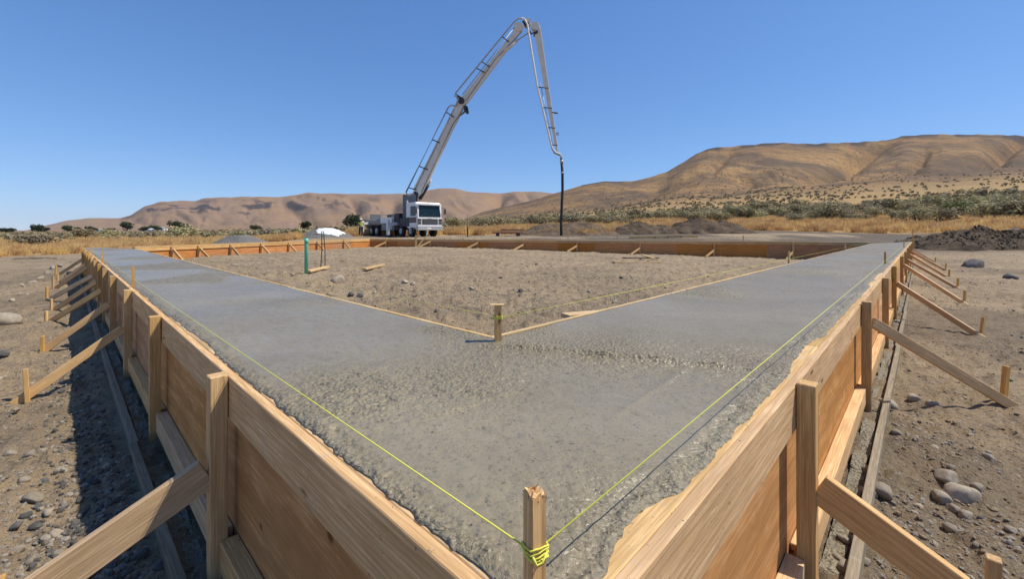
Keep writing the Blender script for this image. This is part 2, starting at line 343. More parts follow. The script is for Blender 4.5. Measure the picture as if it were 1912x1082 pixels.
    # site: soil limit
    lim = np.interp(u, [-500, 0, 150, 400, 650, 870, 1100, 1300, 1500, 1700, 1912, 2500], [22, 24, 27, 36, 43, 44, 45, 46, 46, 45, 46, 40])
    lim = lim*(1+(fbm(x*.12, y*.12, 4, 13)-.5)*.35)
    soil = ss(1.08, .95, Y/lim)
    soil = np.where(y < 2, ss(40, 30, r), soil)
    # inside the foundation
    ins = inpoly(x, y, POLY_IN); de = edge_d(x, y, POLY_OUT); outp = inpoly(x, y, POLY_OUT)
    zin = np.clip(.44-.021*x-.003*y, -.02, .62)
    zin = zin-.16*ss(-6, -11, x)
    z = np.where(ins, zin, z)
    z = np.where(outp & ~ins, np.minimum(z, .05), z)
    out = ~outp
    if detail:
        nd = np.clip((60-r)/40, 0, 1)
        mk = r < 60; xs, ys = x[mk], y[mk]; b1 = np.zeros_like(x); b2 = b1.copy(); b3 = b1.copy(); cl = b1.copy()
        b1[mk] = (fbm(xs*.45, ys*.45, 4, 31)-.5)*.16; b2[mk] = (fbm(xs*2.3, ys*2.3, 4, 32)-.5)*.10; b3[mk] = (fbm(xs*10, ys*10, 3, 33, .65)-.5)*.06
        cl[mk] = fbm(xs*5, ys*5, 3, 35); b4 = np.clip(cl-.6, 0, 1)*.22
        k = np.where(ins, 1.1, 1.0)*nd
        hug = np.where(ins, 1, ss(.0, .9, de))
        z = z+np.where(outp & ~ins, 0, (b1*hug+b2+b3+b4)*k)
    stony = ss(.50, .62, fbm(x*.45, y*.45, 4, 41))*ss(45, 25, r)
    ins_ = inpoly(x, y, POLY_IN)
    dark = np.maximum(stony*.45*np.where(ins_, .3, 1), ss(26, 31, Y)*(~outp)*ss(60, 52, Y)*ss(900, 1000, u)*ss(.2, .45, fbm(x*.2, y*.2, 3, 44)))
    return z, soil, rim, ss(150, 330, Y), dark, far_rng
def gz(x, y): return float(ground(np.array([x]), np.array([y]))[0][0])

def grid_mesh(name, X, Y, Z, cyclic=False, attrs=None, matl=None, smooth=True):
    nr, nc = X.shape; me = bpy.data.meshes.new(name)
    co = np.stack([X, Y, Z], -1).reshape(-1, 3).astype(np.float32)
    i = np.arange(nr-1)[:, None]; j = np.arange(nc if cyclic else nc-1)[None, :]; j2 = (j+1) % nc
    f = np.stack([i*nc+j, i*nc+j2, (i+1)*nc+j2, (i+1)*nc+j], -1).reshape(-1, 4).astype(np.int32)
    me.vertices.add(len(co)); me.vertices.foreach_set('co', co.ravel())
    me.loops.add(f.size); me.loops.foreach_set('vertex_index', f.ravel())
    me.polygons.add(len(f)); me.polygons.foreach_set('loop_start', np.arange(0, f.size, 4, dtype=np.int32)); me.polygons.foreach_set('loop_total', np.full(len(f), 4, np.int32))
    me.polygons.foreach_set('use_smooth', np.full(len(f), smooth))
    for k, v in (attrs or {}).items():
        a = me.color_attributes.new(k, 'FLOAT_COLOR', 'POINT'); a.data.foreach_set('color', np.stack([*[q.ravel() for q in v], np.ones(co.shape[0])], -1).astype(np.float32).ravel())
    me.update(); me.validate()
    if matl: me.materials.append(matl)
    return me
# one ground sheet, from under the camera to the far hills
th = np.concatenate([np.linspace(-58, 58, 800), np.linspace(58, 302, 70)[1:-1]])*math.pi/180
rr = np.concatenate([[.02, .3, .6], np.exp(np.linspace(math.log(.9), math.log(60), 300)), np.exp(np.linspace(math.log(60), math.log(9500), 230))[1:], [16000]])
TH, RR = np.meshgrid(th, rr); GX = RR*np.sin(TH); GY = RR*np.cos(TH)
Z, so_, rim, hl, dk, fr = ground(GX, GY)
Z[:3] = np.minimum(Z[:3], 0)
# faces wound so normals point up
me = grid_mesh('ground', GX[:, ::-1], GY[:, ::-1], Z[:, ::-1], True, {'zone': [q[:, ::-1] for q in (so_, rim, hl)], 'zone2': [q[:, ::-1] for q in (dk, fr, fr*0)]}, GROUND)
tag(mobj('ground', me), kind='structure')

# ---------------------------------------------------------------- fresh concrete band
def band(O0, O1, I0, I1, outn, seed, kk, rows=620, cols=130, side=1):
    q = (np.exp(kk*np.linspace(0, 1, rows))-1)/(math.exp(kk)-1)
    t = np.linspace(0, 1, cols); t = t+.0
    ox = O0.x+(O1.x-O0.x)*q; oy = O0.y+(O1.y-O0.y)*q; ix = I0.x+(I1.x-I0.x)*q; iy = I0.y+(I1.y-I0.y)*q
    rag = .046+(ss(.5, .68, fbm(ox*1.7+seed, oy*1.7, 3, seed))*.026-.004)*(side-.6)*1.6+(fbm(ox*8, oy*8, 4, seed+4, .65)-.5)*.024+(fbm(ox*30, oy*30, 3, seed+6)-.5)*.014
    sd_ = np.hypot(ox-O0.x, oy-O0.y); f0 = ss(.0, .35, sd_); rag = (np.clip(rag, .018, .13)*side)*f0+.05*(1-f0)
    cdir = (I0-O0).normalized(); bx_ = cdir.x*.055*(1-f0)-outn.x*rag*f0; by_ = cdir.y*.055*(1-f0)-outn.y*rag*f0
    ox2 = ox+bx_; oy2 = oy+by_
    rin = (fbm(ix*3, iy*3, 3, seed+8)-.5)*.05*ss(0, .3, np.hypot(ix-I0.x, iy-I0.y))
    ix2 = ix+outn.x*rin; iy2 = iy+outn.y*rin
    X = ox2[:, None]*(1-t)+ix2[:, None]*t; Y = oy2[:, None]*(1-t)+iy2[:, None]*t
    wdt = np.hypot(ix-ox, iy-oy)[:, None]; d0 = t*wdt; d1 = (1-t)*wdt
    X = np.concatenate([X[:, :1], X, X[:, -1:]], 1); Y = np.concatenate([Y[:, :1], Y, Y[:, -1:]], 1)
    d0 = np.concatenate([d0[:, :1], d0, d0[:, -1:]], 1); d1 = np.concatenate([d1[:, :1], d1, d1[:, -1:]], 1)
    z, rough = conc_h(X, Y, d0, d1)
    z[:, 0] = HF-.04; z[:, -1] = HF-.15
    edge = ss(.05, .0, d0)*fbm(X*7, Y*7, 3, 5)*.7+ss(.05, .0, d1)*.4
    return X, Y, z, rough, edge
def conc_h(X, Y, d0, d1):
    n = fbm(X*.9, Y*.9, 4, 61)
    rough = ss(.50, .62, n)
    g = lambda x, y, s: np.exp(-(((X-x)**2+(Y-y)**2)/(s*s)))
    rough = np.maximum(rough, g(.55, 2.35, .55)); rough = np.maximum(rough, g(1.2, 2.1, .5)*.9); rough = np.maximum(rough, g(-.25, 1.9, .45)*.9); rough = np.maximum(rough, g(-.7, 1.8, .4)*.8)
    rough = np.maximum(rough, g(.3, .9, .35)*.8)
    rough = np.clip(rough*(1-.9*g(1.7, 3.0, .5))*(1-.9*g(-2.2, 3.3, 1.0))*(1-.85*g(.5, 1.5, .35)), 0, 1)
    rough = np.maximum(rough, ss(.16, .02, d0)*.9)
    rR = ss(.45, .6, fbm(X*1.5, Y*1.5, 3, 62))*ss(3.5, 6, X)
    rough = np.maximum(rough, rR*.9)
    far = np.clip(1-np.hypot(X, Y)/14, 0, 1)
    h = .006+.010*(fbm(X*1.6, Y*1.6, 3, 63)-.5)
    h = h+(.08+.92*rough)*.020*(fbm(X*24, Y*24, 3, 64, .65)-.42)*(.3+.7*far)
    h = h+(1-.5*rough)*.007*(fbm(X*6-Y*5, X*18+Y*20, 3, 65)-.5)*far      # float marks
    # ridge left by the screed, from the inner corner
    L = (X+.05)*.35+(Y-2.42)*1.0
    h = h+.026*np.exp(-(L/.03)**2)*ss(-.1, .1, X)*ss(1.25, .9, X)
    h = h-.016*ss(0, .25, L)*ss(-.1, .15, X)*ss(1.6, 1.2, X)*ss(.7, .5, L)
    L2 = (X+.36)*-.62+(Y-1.45)*.78
    h = h+.006*np.exp(-(L2/.014)**2)*ss(-.45, -.3, X)*ss(.15, 0, X)
    L3 = (Y-1.55)-(X-.4)*1.1
    h = h+.005*np.exp(-(L3/.02)**2)*ss(.3, .4, X)*ss(.95, .8, X)
    # lumps and holes pushed against the outer boards
    h = h+ss(.16, .03, d0)*(.024*(fbm(X*24, Y*24, 4, 66, .65)-.45)+.002)*far
    h = h-ss(.10, .07, d0)*ss(.03, .06, d0)*.018*ss(.5, .6, fbm(X*4, Y*4, 3, 67))*far
    h = h*(.15+.85*ss(.0, .045, d0))
    return HF+np.maximum(h, .0015), rough
XL, YL, ZL, RL, EL = band(A, LC, AI, LI, nL, 5, 3.6)
XR, YR, ZR, RRr, ER = band(A, RC, AI, RI, nR, 9, 4.0, side=1.25)
XL, YL, ZL, RL, EL = [q[::-1] for q in (XL, YL, ZL, RL, EL)]
X = np.concatenate([XL[:-1], XR]); Y = np.concatenate([YL[:-1], YR]); Zc = np.concatenate([ZL[:-1], ZR]); rg = np.concatenate([RL[:-1], RRr]); ed = np.concatenate([EL[:-1], ER])
me = grid_mesh('concrete', X, Y, Zc, False, {'zone': [rg, np.clip(ed, 0, 1), rg*0]}, CONC)
o = mobj('wet_concrete', me)
tag(o, 'fresh wet grey concrete filling the two near formwork runs to their brim', 'concrete')

# ---------------------------------------------------------------- near formwork runs
def run(nm, label, O, d, n, slen, post_s, thing_group, seg=2.44):
    random.seed(hash(nm) % 1000 if False else len(nm)*13)
    t = empty(nm, (O.x, O.y, 0), 0, label, 'formwork', thing_group)
    P = lambda s, o_, z: Vector((O.x+d.x*s+n.x*o_, O.y+d.y*s+n.y*o_, z))
    s = -.0
    first = True
    s = .02; cuts = []
    while s < slen-.05:
        e = min(s+seg, slen); cuts.append((s, e)); s = e
    for a, b in cuts:
        dz = random.uniform(-.004, .0)
        beam('plywood_panel', P(a+.002, -.047, HF/2-.06), P(b-.002, -.047, HF/2-.06), n, .020, HF-.11, W_PLY, t)
        beam('inner_ledger', P(a+.001, -.070, HF-.0485), P(b-.001, -.070, HF-.0485), n, .066, .095+dz, W_SPLASH, t)
    s = .0; k = 0
    while s < slen-.05:
        e = min(s+3.66, slen)
        beam('top_plank', P(s+.002, -.0175, HF-.095), P(e-.003, -.0175, HF-.095), n, .035, .19, W_PLANK, t)
        s = e
    edges = [0.02]+[q for q in post_s if q < slen-.05]+[slen]
    hw = .037
    for i in range(len(edges)-1):
        a = edges[i]+(hw if i else 0); b = edges[i+1]-(hw if i < len(edges)-2 else 0)
        if b-a > .05: beam('bottom_plank', P(a+.002, .001, .155), P(b-.002, .001, .155), n, .070, .135, W_PLANK, t)
    for q in edges[1:-1]:
        tl = random.uniform(-.012, .012); up = random.uniform(-.012, .02)
        beam('post', P(q+tl, .036, -.12), P(q, .034+random.uniform(0, .006), HF+.018+up), n, .068, .072, W_POST, t)
    return t, P
postsL_Y = [1.95, 3.28, 4.7, 6.1, 7.3, 8.4, 9.5, 10.6, 11.7, 12.8, 13.9, 15.0, 16.1]
postsR_Y = [1.84, 3.81, 5.83, 7.7, 10.8, 13.4, 16.0, 18.6, 21.2, 23.8, 25.6]
runL, PL = run('formwork_wall', 'long near formwork wall on the left, shaded outer side with timber posts', A, dL, nL, 23.5, [sL(y) for y in postsL_Y], 'timber formwork walls')
runR, PR = run('formwork_wall', 'long near formwork wall on the right, sunlit outer side with timber posts', A, dR, nR, 35.4, [sR(y) for y in postsR_Y], 'timber formwork walls')
# thin inner boards of the near runs
def inner_board(label, I0, I1, outn, grp):
    t = empty('inner_form_board', (I0.x, I0.y, 0), 0, label, 'form board', grp)
    d = (I1-I0); L = d.length; d.normalize(); s = .0
    while s < L-.3:
        e = min(s+3.0+random.random(), L); zz = HF+random.uniform(.004, .012)
        a = I0+d*(s+.004)-outn*(.022); b = I0+d*(e-.01)-outn*(.022+random.uniform(-.008, .008))
        beam('plank', (a.x, a.y, zz-.12), (b.x, b.y, zz-.12+random.uniform(-.004, .004)), outn, .026, .24, W_PALE, t); s = e
    return t
inner_board('pale thin board edging the left concrete run on its inner side', AI, LI, nL, 'inner edge boards')
inner_board('pale thin board edging the right concrete run on its inner side', AI, RI, nR, 'inner edge boards')
# flat boards on the ground outside the runs, with spilt concrete beside them
def ground_board(label, P, d, n, slen, s0):
    a0 = P(s0, 0, 0)
    t = empty('ground_board', (a0.x, a0.y, 0), 0, label, 'plank', 'boards lying on the ground outside the forms')
    s = s0; 
    while s < slen:
        e = min(s+3.4, slen); j = random.uniform(-.012, .012)
        beam('plank', P(s, .165+j, .035), P(e-.01, .165-j, .04), n, .045, .10, W_DIRTY, t); s = e
ground_board('flat cement-stained board along the foot of the left form', PL, dL, nL, 22, .3)
ground_board('flat cement-stained board along the foot of the right form', PR, dR, nR, 34, .3)
def spill(label, P, slen, s0, seed):
    s = s0+(slen-s0)*np.linspace(0, 1, 500)**1.8; t = np.linspace(0, 1, 16)
    Sg, Tg = np.meshgrid(s, t, indexing='ij'); o_ = .04+.08*Tg
    p0 = P(0, 0, 0); px = P(1, 0, 0)-p0; pn = P(0, 1, 0)-p0
    X = p0.x+px.x*Sg+pn.x*o_; Y = p0.y+px.y*Sg+pn.y*o_
    Zs = .012+(fbm(X*5, Y*5, 4, seed)-.5)*.11+(fbm(X*26, Y*26, 3, seed+1)-.5)*.04
    e = fbm(X*4, Y*4, 3, seed+2)
    me = grid_mesh('spilt_concrete', X, Y, Zs, False, {'zone': [e*0+1, e, e*0]}, CONC)
    tag(mobj('spilt_concrete', me), label, 'concrete')
spill('spilt grey concrete on the ground along the left form', PL, 20, .2, 91)
spill('spilt grey concrete on the ground along the right form', PR, 32, .2, 95)

# ---------------------------------------------------------------- raking braces with their ground stakes
def brace(label, top, G, grp, w=.09, th_=.038, stake_h=.30, st=None, over=.12, lean=(0, 0), sw=.04, m=None):
    d = (G-top).normalized(); side = Vector((-d.y, d.x, 0)).normalized()
    t = empty('timber_brace', (G.x, G.y, 0), 0, label, 'brace', grp)
    beam('plank', top, G+d*over, side, th_, w, m or W_BRACE, t)
    sp = (st if st is not None else G)+side*(th_/2+sw/2+.002)*(1 if random.random() < 2 else -1)
    z0 = -.15
    beam('stake', (sp.x-lean[0]*.5, sp.y-lean[1]*.5, z0), (sp.x+lean[0], sp.y+lean[1], sp.z+stake_h), side, sw, sw*.9, W_POST, t)
ord_ = ['nearest', 'second', 'third', 'fourth', 'fifth', 'sixth', 'seventh', 'eighth', 'ninth', 'tenth', 'eleventh', 'twelfth', 'thirteenth']
def ptop(P, s, z): return P(s, .075, z)
BL = [(1.95, .53, Vector((-2.16, 1.20, .0))), (4.7, .54, gp(52, 738)), (6.1, .57, gp(82, 655)), (7.3, .60, gp(92, 602))]
for i, (Yp, z, G) in enumerate(BL):
    tp = ptop(PL, sL(Yp), z)
    st = None; sh = .2; sw = .04
    if i == 0: st = tp+(G-tp)*.56; st.z = .26; sh = .14; sw = .045
    if i == 1: sh = .26
    brace('%s diagonal brace from the camera against the left form, with its ground stake' % ord_[i], tp, G, 'braces along the left form', st=st, stake_h=sh, w=.135 if i == 0 else .085, sw=sw,
          lean=(-.03, .01) if i == 1 else (0, 0))
for j, Yp in enumerate([postsL_Y[k_] for k_ in (5, 6, 8, 9, 11)]):
    tp = ptop(PL, sL(Yp), .62); G = Vector((tp.x-(1.05, 1.45, 1.0, 1.3, 1.2)[j], tp.y+(.2, .45, .1, .5, .3)[j], 0.02)); i = 4+j
    brace('%s diagonal brace from the camera against the left form, with its ground stake' % ord_[i], tp, G, 'braces along the left form', stake_h=.22+random.random()*.15)
BR = [(1.84, .53, PR(sR(1.84), 1.12, 0)), (3.81, .80, Vector((4.53, 3.90, .02))), (7.7, .66, gp(1828, 628)), (10.8, .74, gp(1798, 566)), (13.4, .70, gp(1786, 538)), (16.0, .72, gp(1770, 519)), (18.6, .72, gp(1765, 505)), (21.2, .7, gp(1748, 492))]
for i, (Yp, z, G) in enumerate(BR):
    tp = ptop(PR, sR(Yp), z); st = None; sh = .28; lean = (.01, 0)
    if i == 0: st = tp+(G-tp)*.47; st.z = .28; sh = .19; lean = (0, 0)
    if i == 1: sh = .33; lean = (.05, .02)
    if i == 2: lean = (.06, .02)
    brace('%s diagonal brace from the camera against the right form, with its ground stake' % ord_[i], tp, G, 'braces along the right form', st=st, stake_h=sh, w=.13 if i == 0 else .085, lean=lean, sw=.042, over=.35 if i in (1, 2) else .12)

# ---------------------------------------------------------------- far formwork runs (inner faces seen)
def far_run(label, O, E, nin, post_f, z0a, z0b, lit):
    d = (E-O); L = d.length; d.normalize(); t = empty('formwork_wall', (O.x, O.y, 0), 0, label, 'formwork', 'timber formwork walls')
    P = lambda s, o_, z: Vector((O.x+d.x*s+nin.x*o_, O.y+d.y*s+nin.y*o_, z))
    s = 0; top = HF+.03
    while s < L-.1:
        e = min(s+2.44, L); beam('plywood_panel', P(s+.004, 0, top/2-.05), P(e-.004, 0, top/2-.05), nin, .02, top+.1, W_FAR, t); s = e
    s = 0
    while s < L-.1:
        e = min(s+4.88, L); beam('top_plank', P(s+.002, .03, top-.07), P(e-.004, .03, top-.07), nin, .04, .14, W_PLANK, t)
        beam('top_plate', P(s+.002, -.01, top+.022), P(e-.004, -.01, top+.022), nin, .13, .038, W_PALE, t); s = e
    for f in post_f:
        beam('post', P(f*L, .085, -.1), P(f*L, .085, top-.002), nin, .068, .085, W_PLANK, t)
    # outer leaf with its own rail
    s = 0
    while s < L-.1:
        e = min(s+4.88, L); beam('outer_board', P(s+.002, -.75, top-.3), P(e-.004, -.75, top-.3), nin, .03, .66, W_PLY, t); s = e
    return t, P, L
nBR = Vector((-(BI.y-RI.y), (BI.x-RI.x), 0)).normalized()
if nBR.y > 0: nBR = -nBR
nBL = Vector(((BI.y-LI.y), -(BI.x-LI.x), 0)).normalized()
if nBL.x < 0: nBL = -nBL
def frac_from_u(O, E, us):
    out = []
    for u in us:
        k = (u-956)/F; den = (E.x-O.x)-k*(E.y-O.y); out.append((k*O.y-O.x)/den)
    return out
fR = frac_from_u(BI, RI, [722, 805, 893, 978, 1078, 1195, 1333, 1480]); fL = frac_from_u(LI, BI, [318, 368, 428, 485, 537, 590, 640])
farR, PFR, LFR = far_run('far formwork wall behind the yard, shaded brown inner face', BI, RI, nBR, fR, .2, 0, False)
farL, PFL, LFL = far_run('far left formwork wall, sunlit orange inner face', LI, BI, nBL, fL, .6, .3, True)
for i, f in enumerate(fR):
    tp = PFR(f*LFR, .13, .55); gb = PFR(f*LFR-.55, .75, 0); gb.z = gz(gb.x, gb.y)-.02
    tp.z = max(.45, gb.z+.38)
    brace('short pale brace on the far shaded form, %s from its left end' % ['first', 'second', 'third', 'fourth', 'fifth', 'sixth', 'seventh', 'last'][i], tp, gb, 'short braces inside the far form', w=.11, th_=.05, stake_h=.12, m=W_PALE, over=.05)
for i, f in enumerate(fL):
    tp = PFL(f*LFL, .13, .86); gb = PFL(f*LFL, .55, 0); gb.z = gz(gb.x, gb.y)-.02
    brace('short pale brace on the far left sunlit form, %s from its left end' % ['first', 'second', 'third', 'fourth', 'fifth', 'sixth', 'last'][i], tp, gb, 'short braces inside the far left form', w=.1, th_=.05, stake_h=.10, m=W_PALE, over=.04)
# upright and propped offcuts against the far form
def loose(name, label, p0, p1, a, b, m, cat='board', grp=None):
    o = beam(name, p0, p1, (0, 0, 1) if abs(Vector(p1).z-Vector(p0).z) < .3 else (1, 0, 0), a, b, m); tag(o, label, cat, grp); return o
p = PFR(frac_from_u(BI, RI, [781])[0]*LFR, .35, 0); g0 = gz(p.x, p.y)
loose('propped_board', 'upright pale board against the far form below the truck', (p.x, p.y, g0-.05), (p.x, p.y+.12, g0+.72), .14, .04, W_PALE)
p = PFR(frac_from_u(BI, RI, [788])[0]*LFR, .5, 0)
loose('propped_board', 'slanted pale board leaning beside the upright one on the far form', (p.x-.1, p.y, g0-.05), (p.x+.45, p.y+.25, g0+.7), .1, .04, W_PALE)

# ---------------------------------------------------------------- string lines and their stakes
STR = mat('yellow_string', (.72, .70, .09), .6); N = NB(STR); N.set(N.b.inputs['Normal'], N.bump(N.noise(N.pos(), 300, 2), .3, .001))
def string(label, pts, r=.0016, sag=.0):
    bm = bmesh.new(); P = []
    for a, b in zip(pts, pts[1:]):
        a = Vector(a); b = Vector(b)
        for k in range(16): f = (k/16); q = a.lerp(b, f); q.z -= 4*sag*f*(1-f); P.append(q)
    P.append(Vector(pts[-1])); tube(bm, P, r, 6)
    o = bm_obj('string_line', bm, STR, smooth=True); tag(o, label, 'string', 'yellow string lines'); return o
CS = Vector((.040, .746, 0))
def stake(label, c, top, w, rz=0, base=.2, grp='small stakes standing in the concrete edge', m=W_POST, rough_top=False, lean=(0, 0)):
    bm = bmesh.new(); h = top-base; abox(bm, -h/2, h/2, -w/2, w/2, -w/2*.9, w/2*.9)
    if rough_top:
        bmesh.ops.bevel(bm, geom=bm.edges[:], offset=.002, segments=1, affect='EDGES')
        bmesh.ops.subdivide_edges(bm, edges=[e for e in bm.edges if all(v.co.x > h/2-.01 for v in e.verts)], cuts=3, use_grid_fill=True)
        for v in bm.verts:
            if v.co.x > h/2-.01: v.co.x += random.uniform(-.008, .004); v.co.y *= random.uniform(.9, 1.08); v.co.z *= random.uniform(.9, 1.08)
    me = bpy.data.meshes.new('stake'); bm.to_mesh(me); bm.free(); me.materials.append(m)
    o = mobj('stake', me); M = Matrix.Translation((c.x, c.y, (top+base)/2)) @ Matrix.Rotation(rz, 4, 'Z') @ Matrix.Rotation(lean[0], 4, 'X') @ Matrix.Rotation(R(-90)+lean[1], 4, 'Y'); o.matrix_world = M
    tag(o, label, 'stake', grp); return o
stake('square wooden stake at the near corner with yellow string wound round it', CS, 1.146, .033, R(25), rough_top=True)
# string knot round the near stake
zs = 1.048
bm = bmesh.new()
for q in range(4):
    pts = []
    for k in range(17):
        a = k/16*2*math.pi; c, s_ = math.cos(a), math.sin(a); m_ = max(abs(c), abs(s_)); rr_ = .0195/m_*(1-.12*(abs(c*s_)*2)); aa = a+R(25)
        pts.append((CS.x+rr_*math.cos(aa), CS.y+rr_*math.sin(aa), zs-.006+q*.0042+.004*math.sin(a+q)))
    tube(bm, pts, .0017, 6, False)
tube(bm, [(CS.x-.005, CS.y-.022, zs), (CS.x+.002, CS.y-.026, zs-.012), (CS.x+.012, CS.y-.024, zs-.008), (CS.x+.019, CS.y-.018, zs+.004)], .002, 6)
o = bm_obj('string_knot', bm, STR, smooth=True); tag(o, 'yellow string knot wound round the near corner stake', 'string')
def sline(d_, k, Y): return Vector(((-1.046 if d_ < 0 else .956)*Y+k, Y, 0))
e = sline(-1, .823, 16.5); string('yellow string above the left form edge', [(CS.x-.019, CS.y+.003, zs), (e.x, e.y, HF+.07)])
e = sline(1, -.671, 25.8); string('yellow string above the right form edge', [(CS.x+.018, CS.y+.008, zs), (e.x, e.y, HF+.09)])
IS = Vector((-.083, 2.53, 0))
ISO = stake('short stake at the inner corner with a flat cap, string tied to it', IS, 1.165, .042, R(10), base=.5)
o = beam('stake_head', (IS.x-.045, IS.y, 1.1665), (IS.x+.035, IS.y, 1.1665), (0, 1, 0), .05, .003, W_PALE); o.parent = ISO; o.matrix_parent_inverse = ISO.matrix_basis.inverted()
e = sline(1, -2.62, 22.0); string('thin yellow string inside the right run from the inner corner stake', [(IS.x+.02, IS.y, 1.09), (e.x, e.y, HF+.08)], .0016)
e = sline(-1, 2.62, 12.0); string('faint yellow string inside the left run from the inner corner stake', [(IS.x-.02, IS.y, 1.10), (e.x, e.y, HF+.05)], .001)
bm = bmesh.new()
for q in range(5): tube(bm, [(IS.x+.025*c, IS.y+.024*s_, 1.083+q*.004) for c, s_ in ((-1, -1), (1, -1), (1, 1), (-1, 1), (-1, -1))], .0016, 5, False)
o = bm_obj('string_knot', bm, STR); tag(o, 'yellow string knot on the inner corner stake', 'string')
for i, (Yq, k, dd, lab) in enumerate([(5.0, .80, -1, 'slim stake standing at the left concrete edge, nearest of that row'), (8.9, .80, -1, 'slim stake at the left concrete edge, middle of its row'), (12.8, .8, -1, 'slim stake at the left concrete edge, farthest of its row'),
                          (8.6, -.72, 1, 'slim grey stake at the right concrete edge, nearest of that row'), (17.5, -.7, 1, 'slim stake at the right concrete edge, middle of its row'), (25.5, -.5, 1, 'tall stake standing at the far right corner of the form'),
                          (8.9, -2.75, 1, 'short stake by the inner edge of the right run, nearer'), (15.5, -2.75, 1, 'short stake by the inner edge of the right run, farther')]):
    q = sline(dd, k, Yq); stake(lab, q, HF+(.24 if i not in (5,) else .75), .035, R(40), base=.3, m=W_PLANK if i in (3, 6, 7) else W_POST)

# ---------------------------------------------------------------- stones
def rock_mesh(nm, m, seed, sub=2, flat=.7):
    rs = random.Random(seed); bm = bmesh.new(); sv = Vector((seed*3.1, seed*1.7, seed)); bmesh.ops.create_icosphere(bm, subdivisions=sub, radius=.56)
    pl = [(Vector((rs.gauss(0, 1), rs.gauss(0, 1), rs.gauss(0, .8))).normalized(), rs.uniform(.34, .47)) for _ in range(9)]
    for v in bm.verts:
        for n_, d_ in pl:
            k_ = v.co.dot(n_)-d_
            if k_ > 0: v.co -= n_*k_*.97
        v.co *= 1+mnoise.noise(v.co*3+sv)*.08; v.co.z *= flat; v.co.y *= .82+.12*math.sin(seed)
    me = bpy.data.meshes.new(nm); bm.to_mesh(me); bm.free(); me.materials.append(m)
    me.polygons.foreach_set('use_smooth', [sub > 2]*len(me.polygons)); return me
RM = [rock_mesh('rock', ROCK, i, 3, .62+.05*(i % 4)) for i in range(5)]; DM = [rock_mesh('rock', DARKR, i+9, 3, .6) for i in range(3)]
def rock(label, u, v, wpx, me, zg=None, grp=None, dz=.12, rz=None):
    Y = HC*F/(v-HZ); 
    for _ in range(5): q = at(u, Y); z = gz(q.x, q.y) if zg is None else zg; Y = (HC-z)*F/(v-HZ)
    q = at(u, Y); s = wpx*Y/F
    o = bpy.data.objects.new('rock', me); COL.objects.link(o); o.location = (q.x, q.y, z+s*dz); o.scale = (s, s, s); o.rotation_euler = (random.uniform(-.3, .3), random.uniform(-.3, .3), random.random()*6 if rz is None else rz)
    tag(o, label, 'rock', grp); return o
rock('tan round rock, upper one of the group at the right', 1770, 898, 40, RM[0], rz=0)
rock('largest flat grey rock of the group at the right', 1794, 930, 52, RM[1], rz=0)
rock('small brown rock on the left of the right-hand group', 1755, 935, 34, RM[2], rz=1)
for i, (u, v, w_) in enumerate([(1780, 955, 26), (1803, 966, 26), (1826, 915, 22), (1775, 992, 24), (1845, 857, 20), (1887, 992, 18), (1627, 885, 26), (1648, 924, 36), (1622, 925, 26), (1575, 1010, 20), (1590, 1012, 24), (1567, 1052, 26), (1614, 1053, 22), (1578, 1065, 30), (1655, 760, 34), (1705, 746, 22), (1740, 757, 18), (1672, 812, 20)]):
    rock('grey-brown stone lying in the soil outside the right form', u, v, w_, RM[i % 5], grp='stones outside the right form')
rock('blue-grey boulder on the bare ground at the right', 1818, 500, 36, DM[0], rz=0)
rock('small blue-grey boulder near the right edge', 1888, 522, 24, DM[1])
rock('dark stone at the left edge of the picture', 6, 664, 22, DM[2])
rock('pale flat stone at the left edge below the braces', 12, 604, 38, RM[3])
rock('tan flat stone beside the left shade edge', 62, 935, 30, RM[4])
rock('pale tilted slab of rock in the yard near the green pipe', 630, 528, 24, RM[3], dz=.15)
for i, (u, v, w_) in enumerate([(15, 568, 24), (22, 563, 18), (40, 536, 20), (60, 531, 22), (75, 522, 20), (88, 512, 18), (100, 503, 22), (112, 498, 16), (93, 560, 14), (30, 768, 16), (100, 700, 14), (45, 900, 22), (90, 960, 26), (70, 985, 30), (50, 965, 24), (30, 985, 24), (105, 1000, 28), (85, 1010, 22), (35, 1030, 22), (60, 1050, 26), (230, 1000, 30), (262, 1040, 34), (300, 1062, 34), (210, 1060, 26), (110, 880, 20), (20, 850, 20), (58, 852, 24), (80, 846, 20)]):
    rock('grey stone lying on the ground outside the left form', u, v, w_*(.62 if v < 600 else .8), (RM+DM)[i % 8] if i > 10 else RM[i % 5], grp='stones outside the left form')
for i, (u, v, w_) in enumerate([(973, 545, 14), (990, 549, 16), (885, 545, 10), (756, 529, 16), (770, 533, 14), (880, 541, 12), (1100, 547, 12), (1148, 566, 14), (1140, 553, 10), (655, 552, 16), (672, 554, 18), (700, 548, 12), (423, 495, 12), (437, 499, 14), (405, 492, 10), (975, 494, 8), (1002, 495, 8), (815, 583, 14), (960, 597, 12), (985, 603, 10), (1033, 590, 12), (935, 520, 9), (530, 512, 12), (548, 515, 11), (600, 533, 12), (1160, 520, 10), (1330, 530, 10), (700, 505, 8)]):
    rock('dark clod or stone lying in the yard inside the forms', u, v, w_*.85, (DM+RM)[i % 8], grp='stones and clods in the yard')

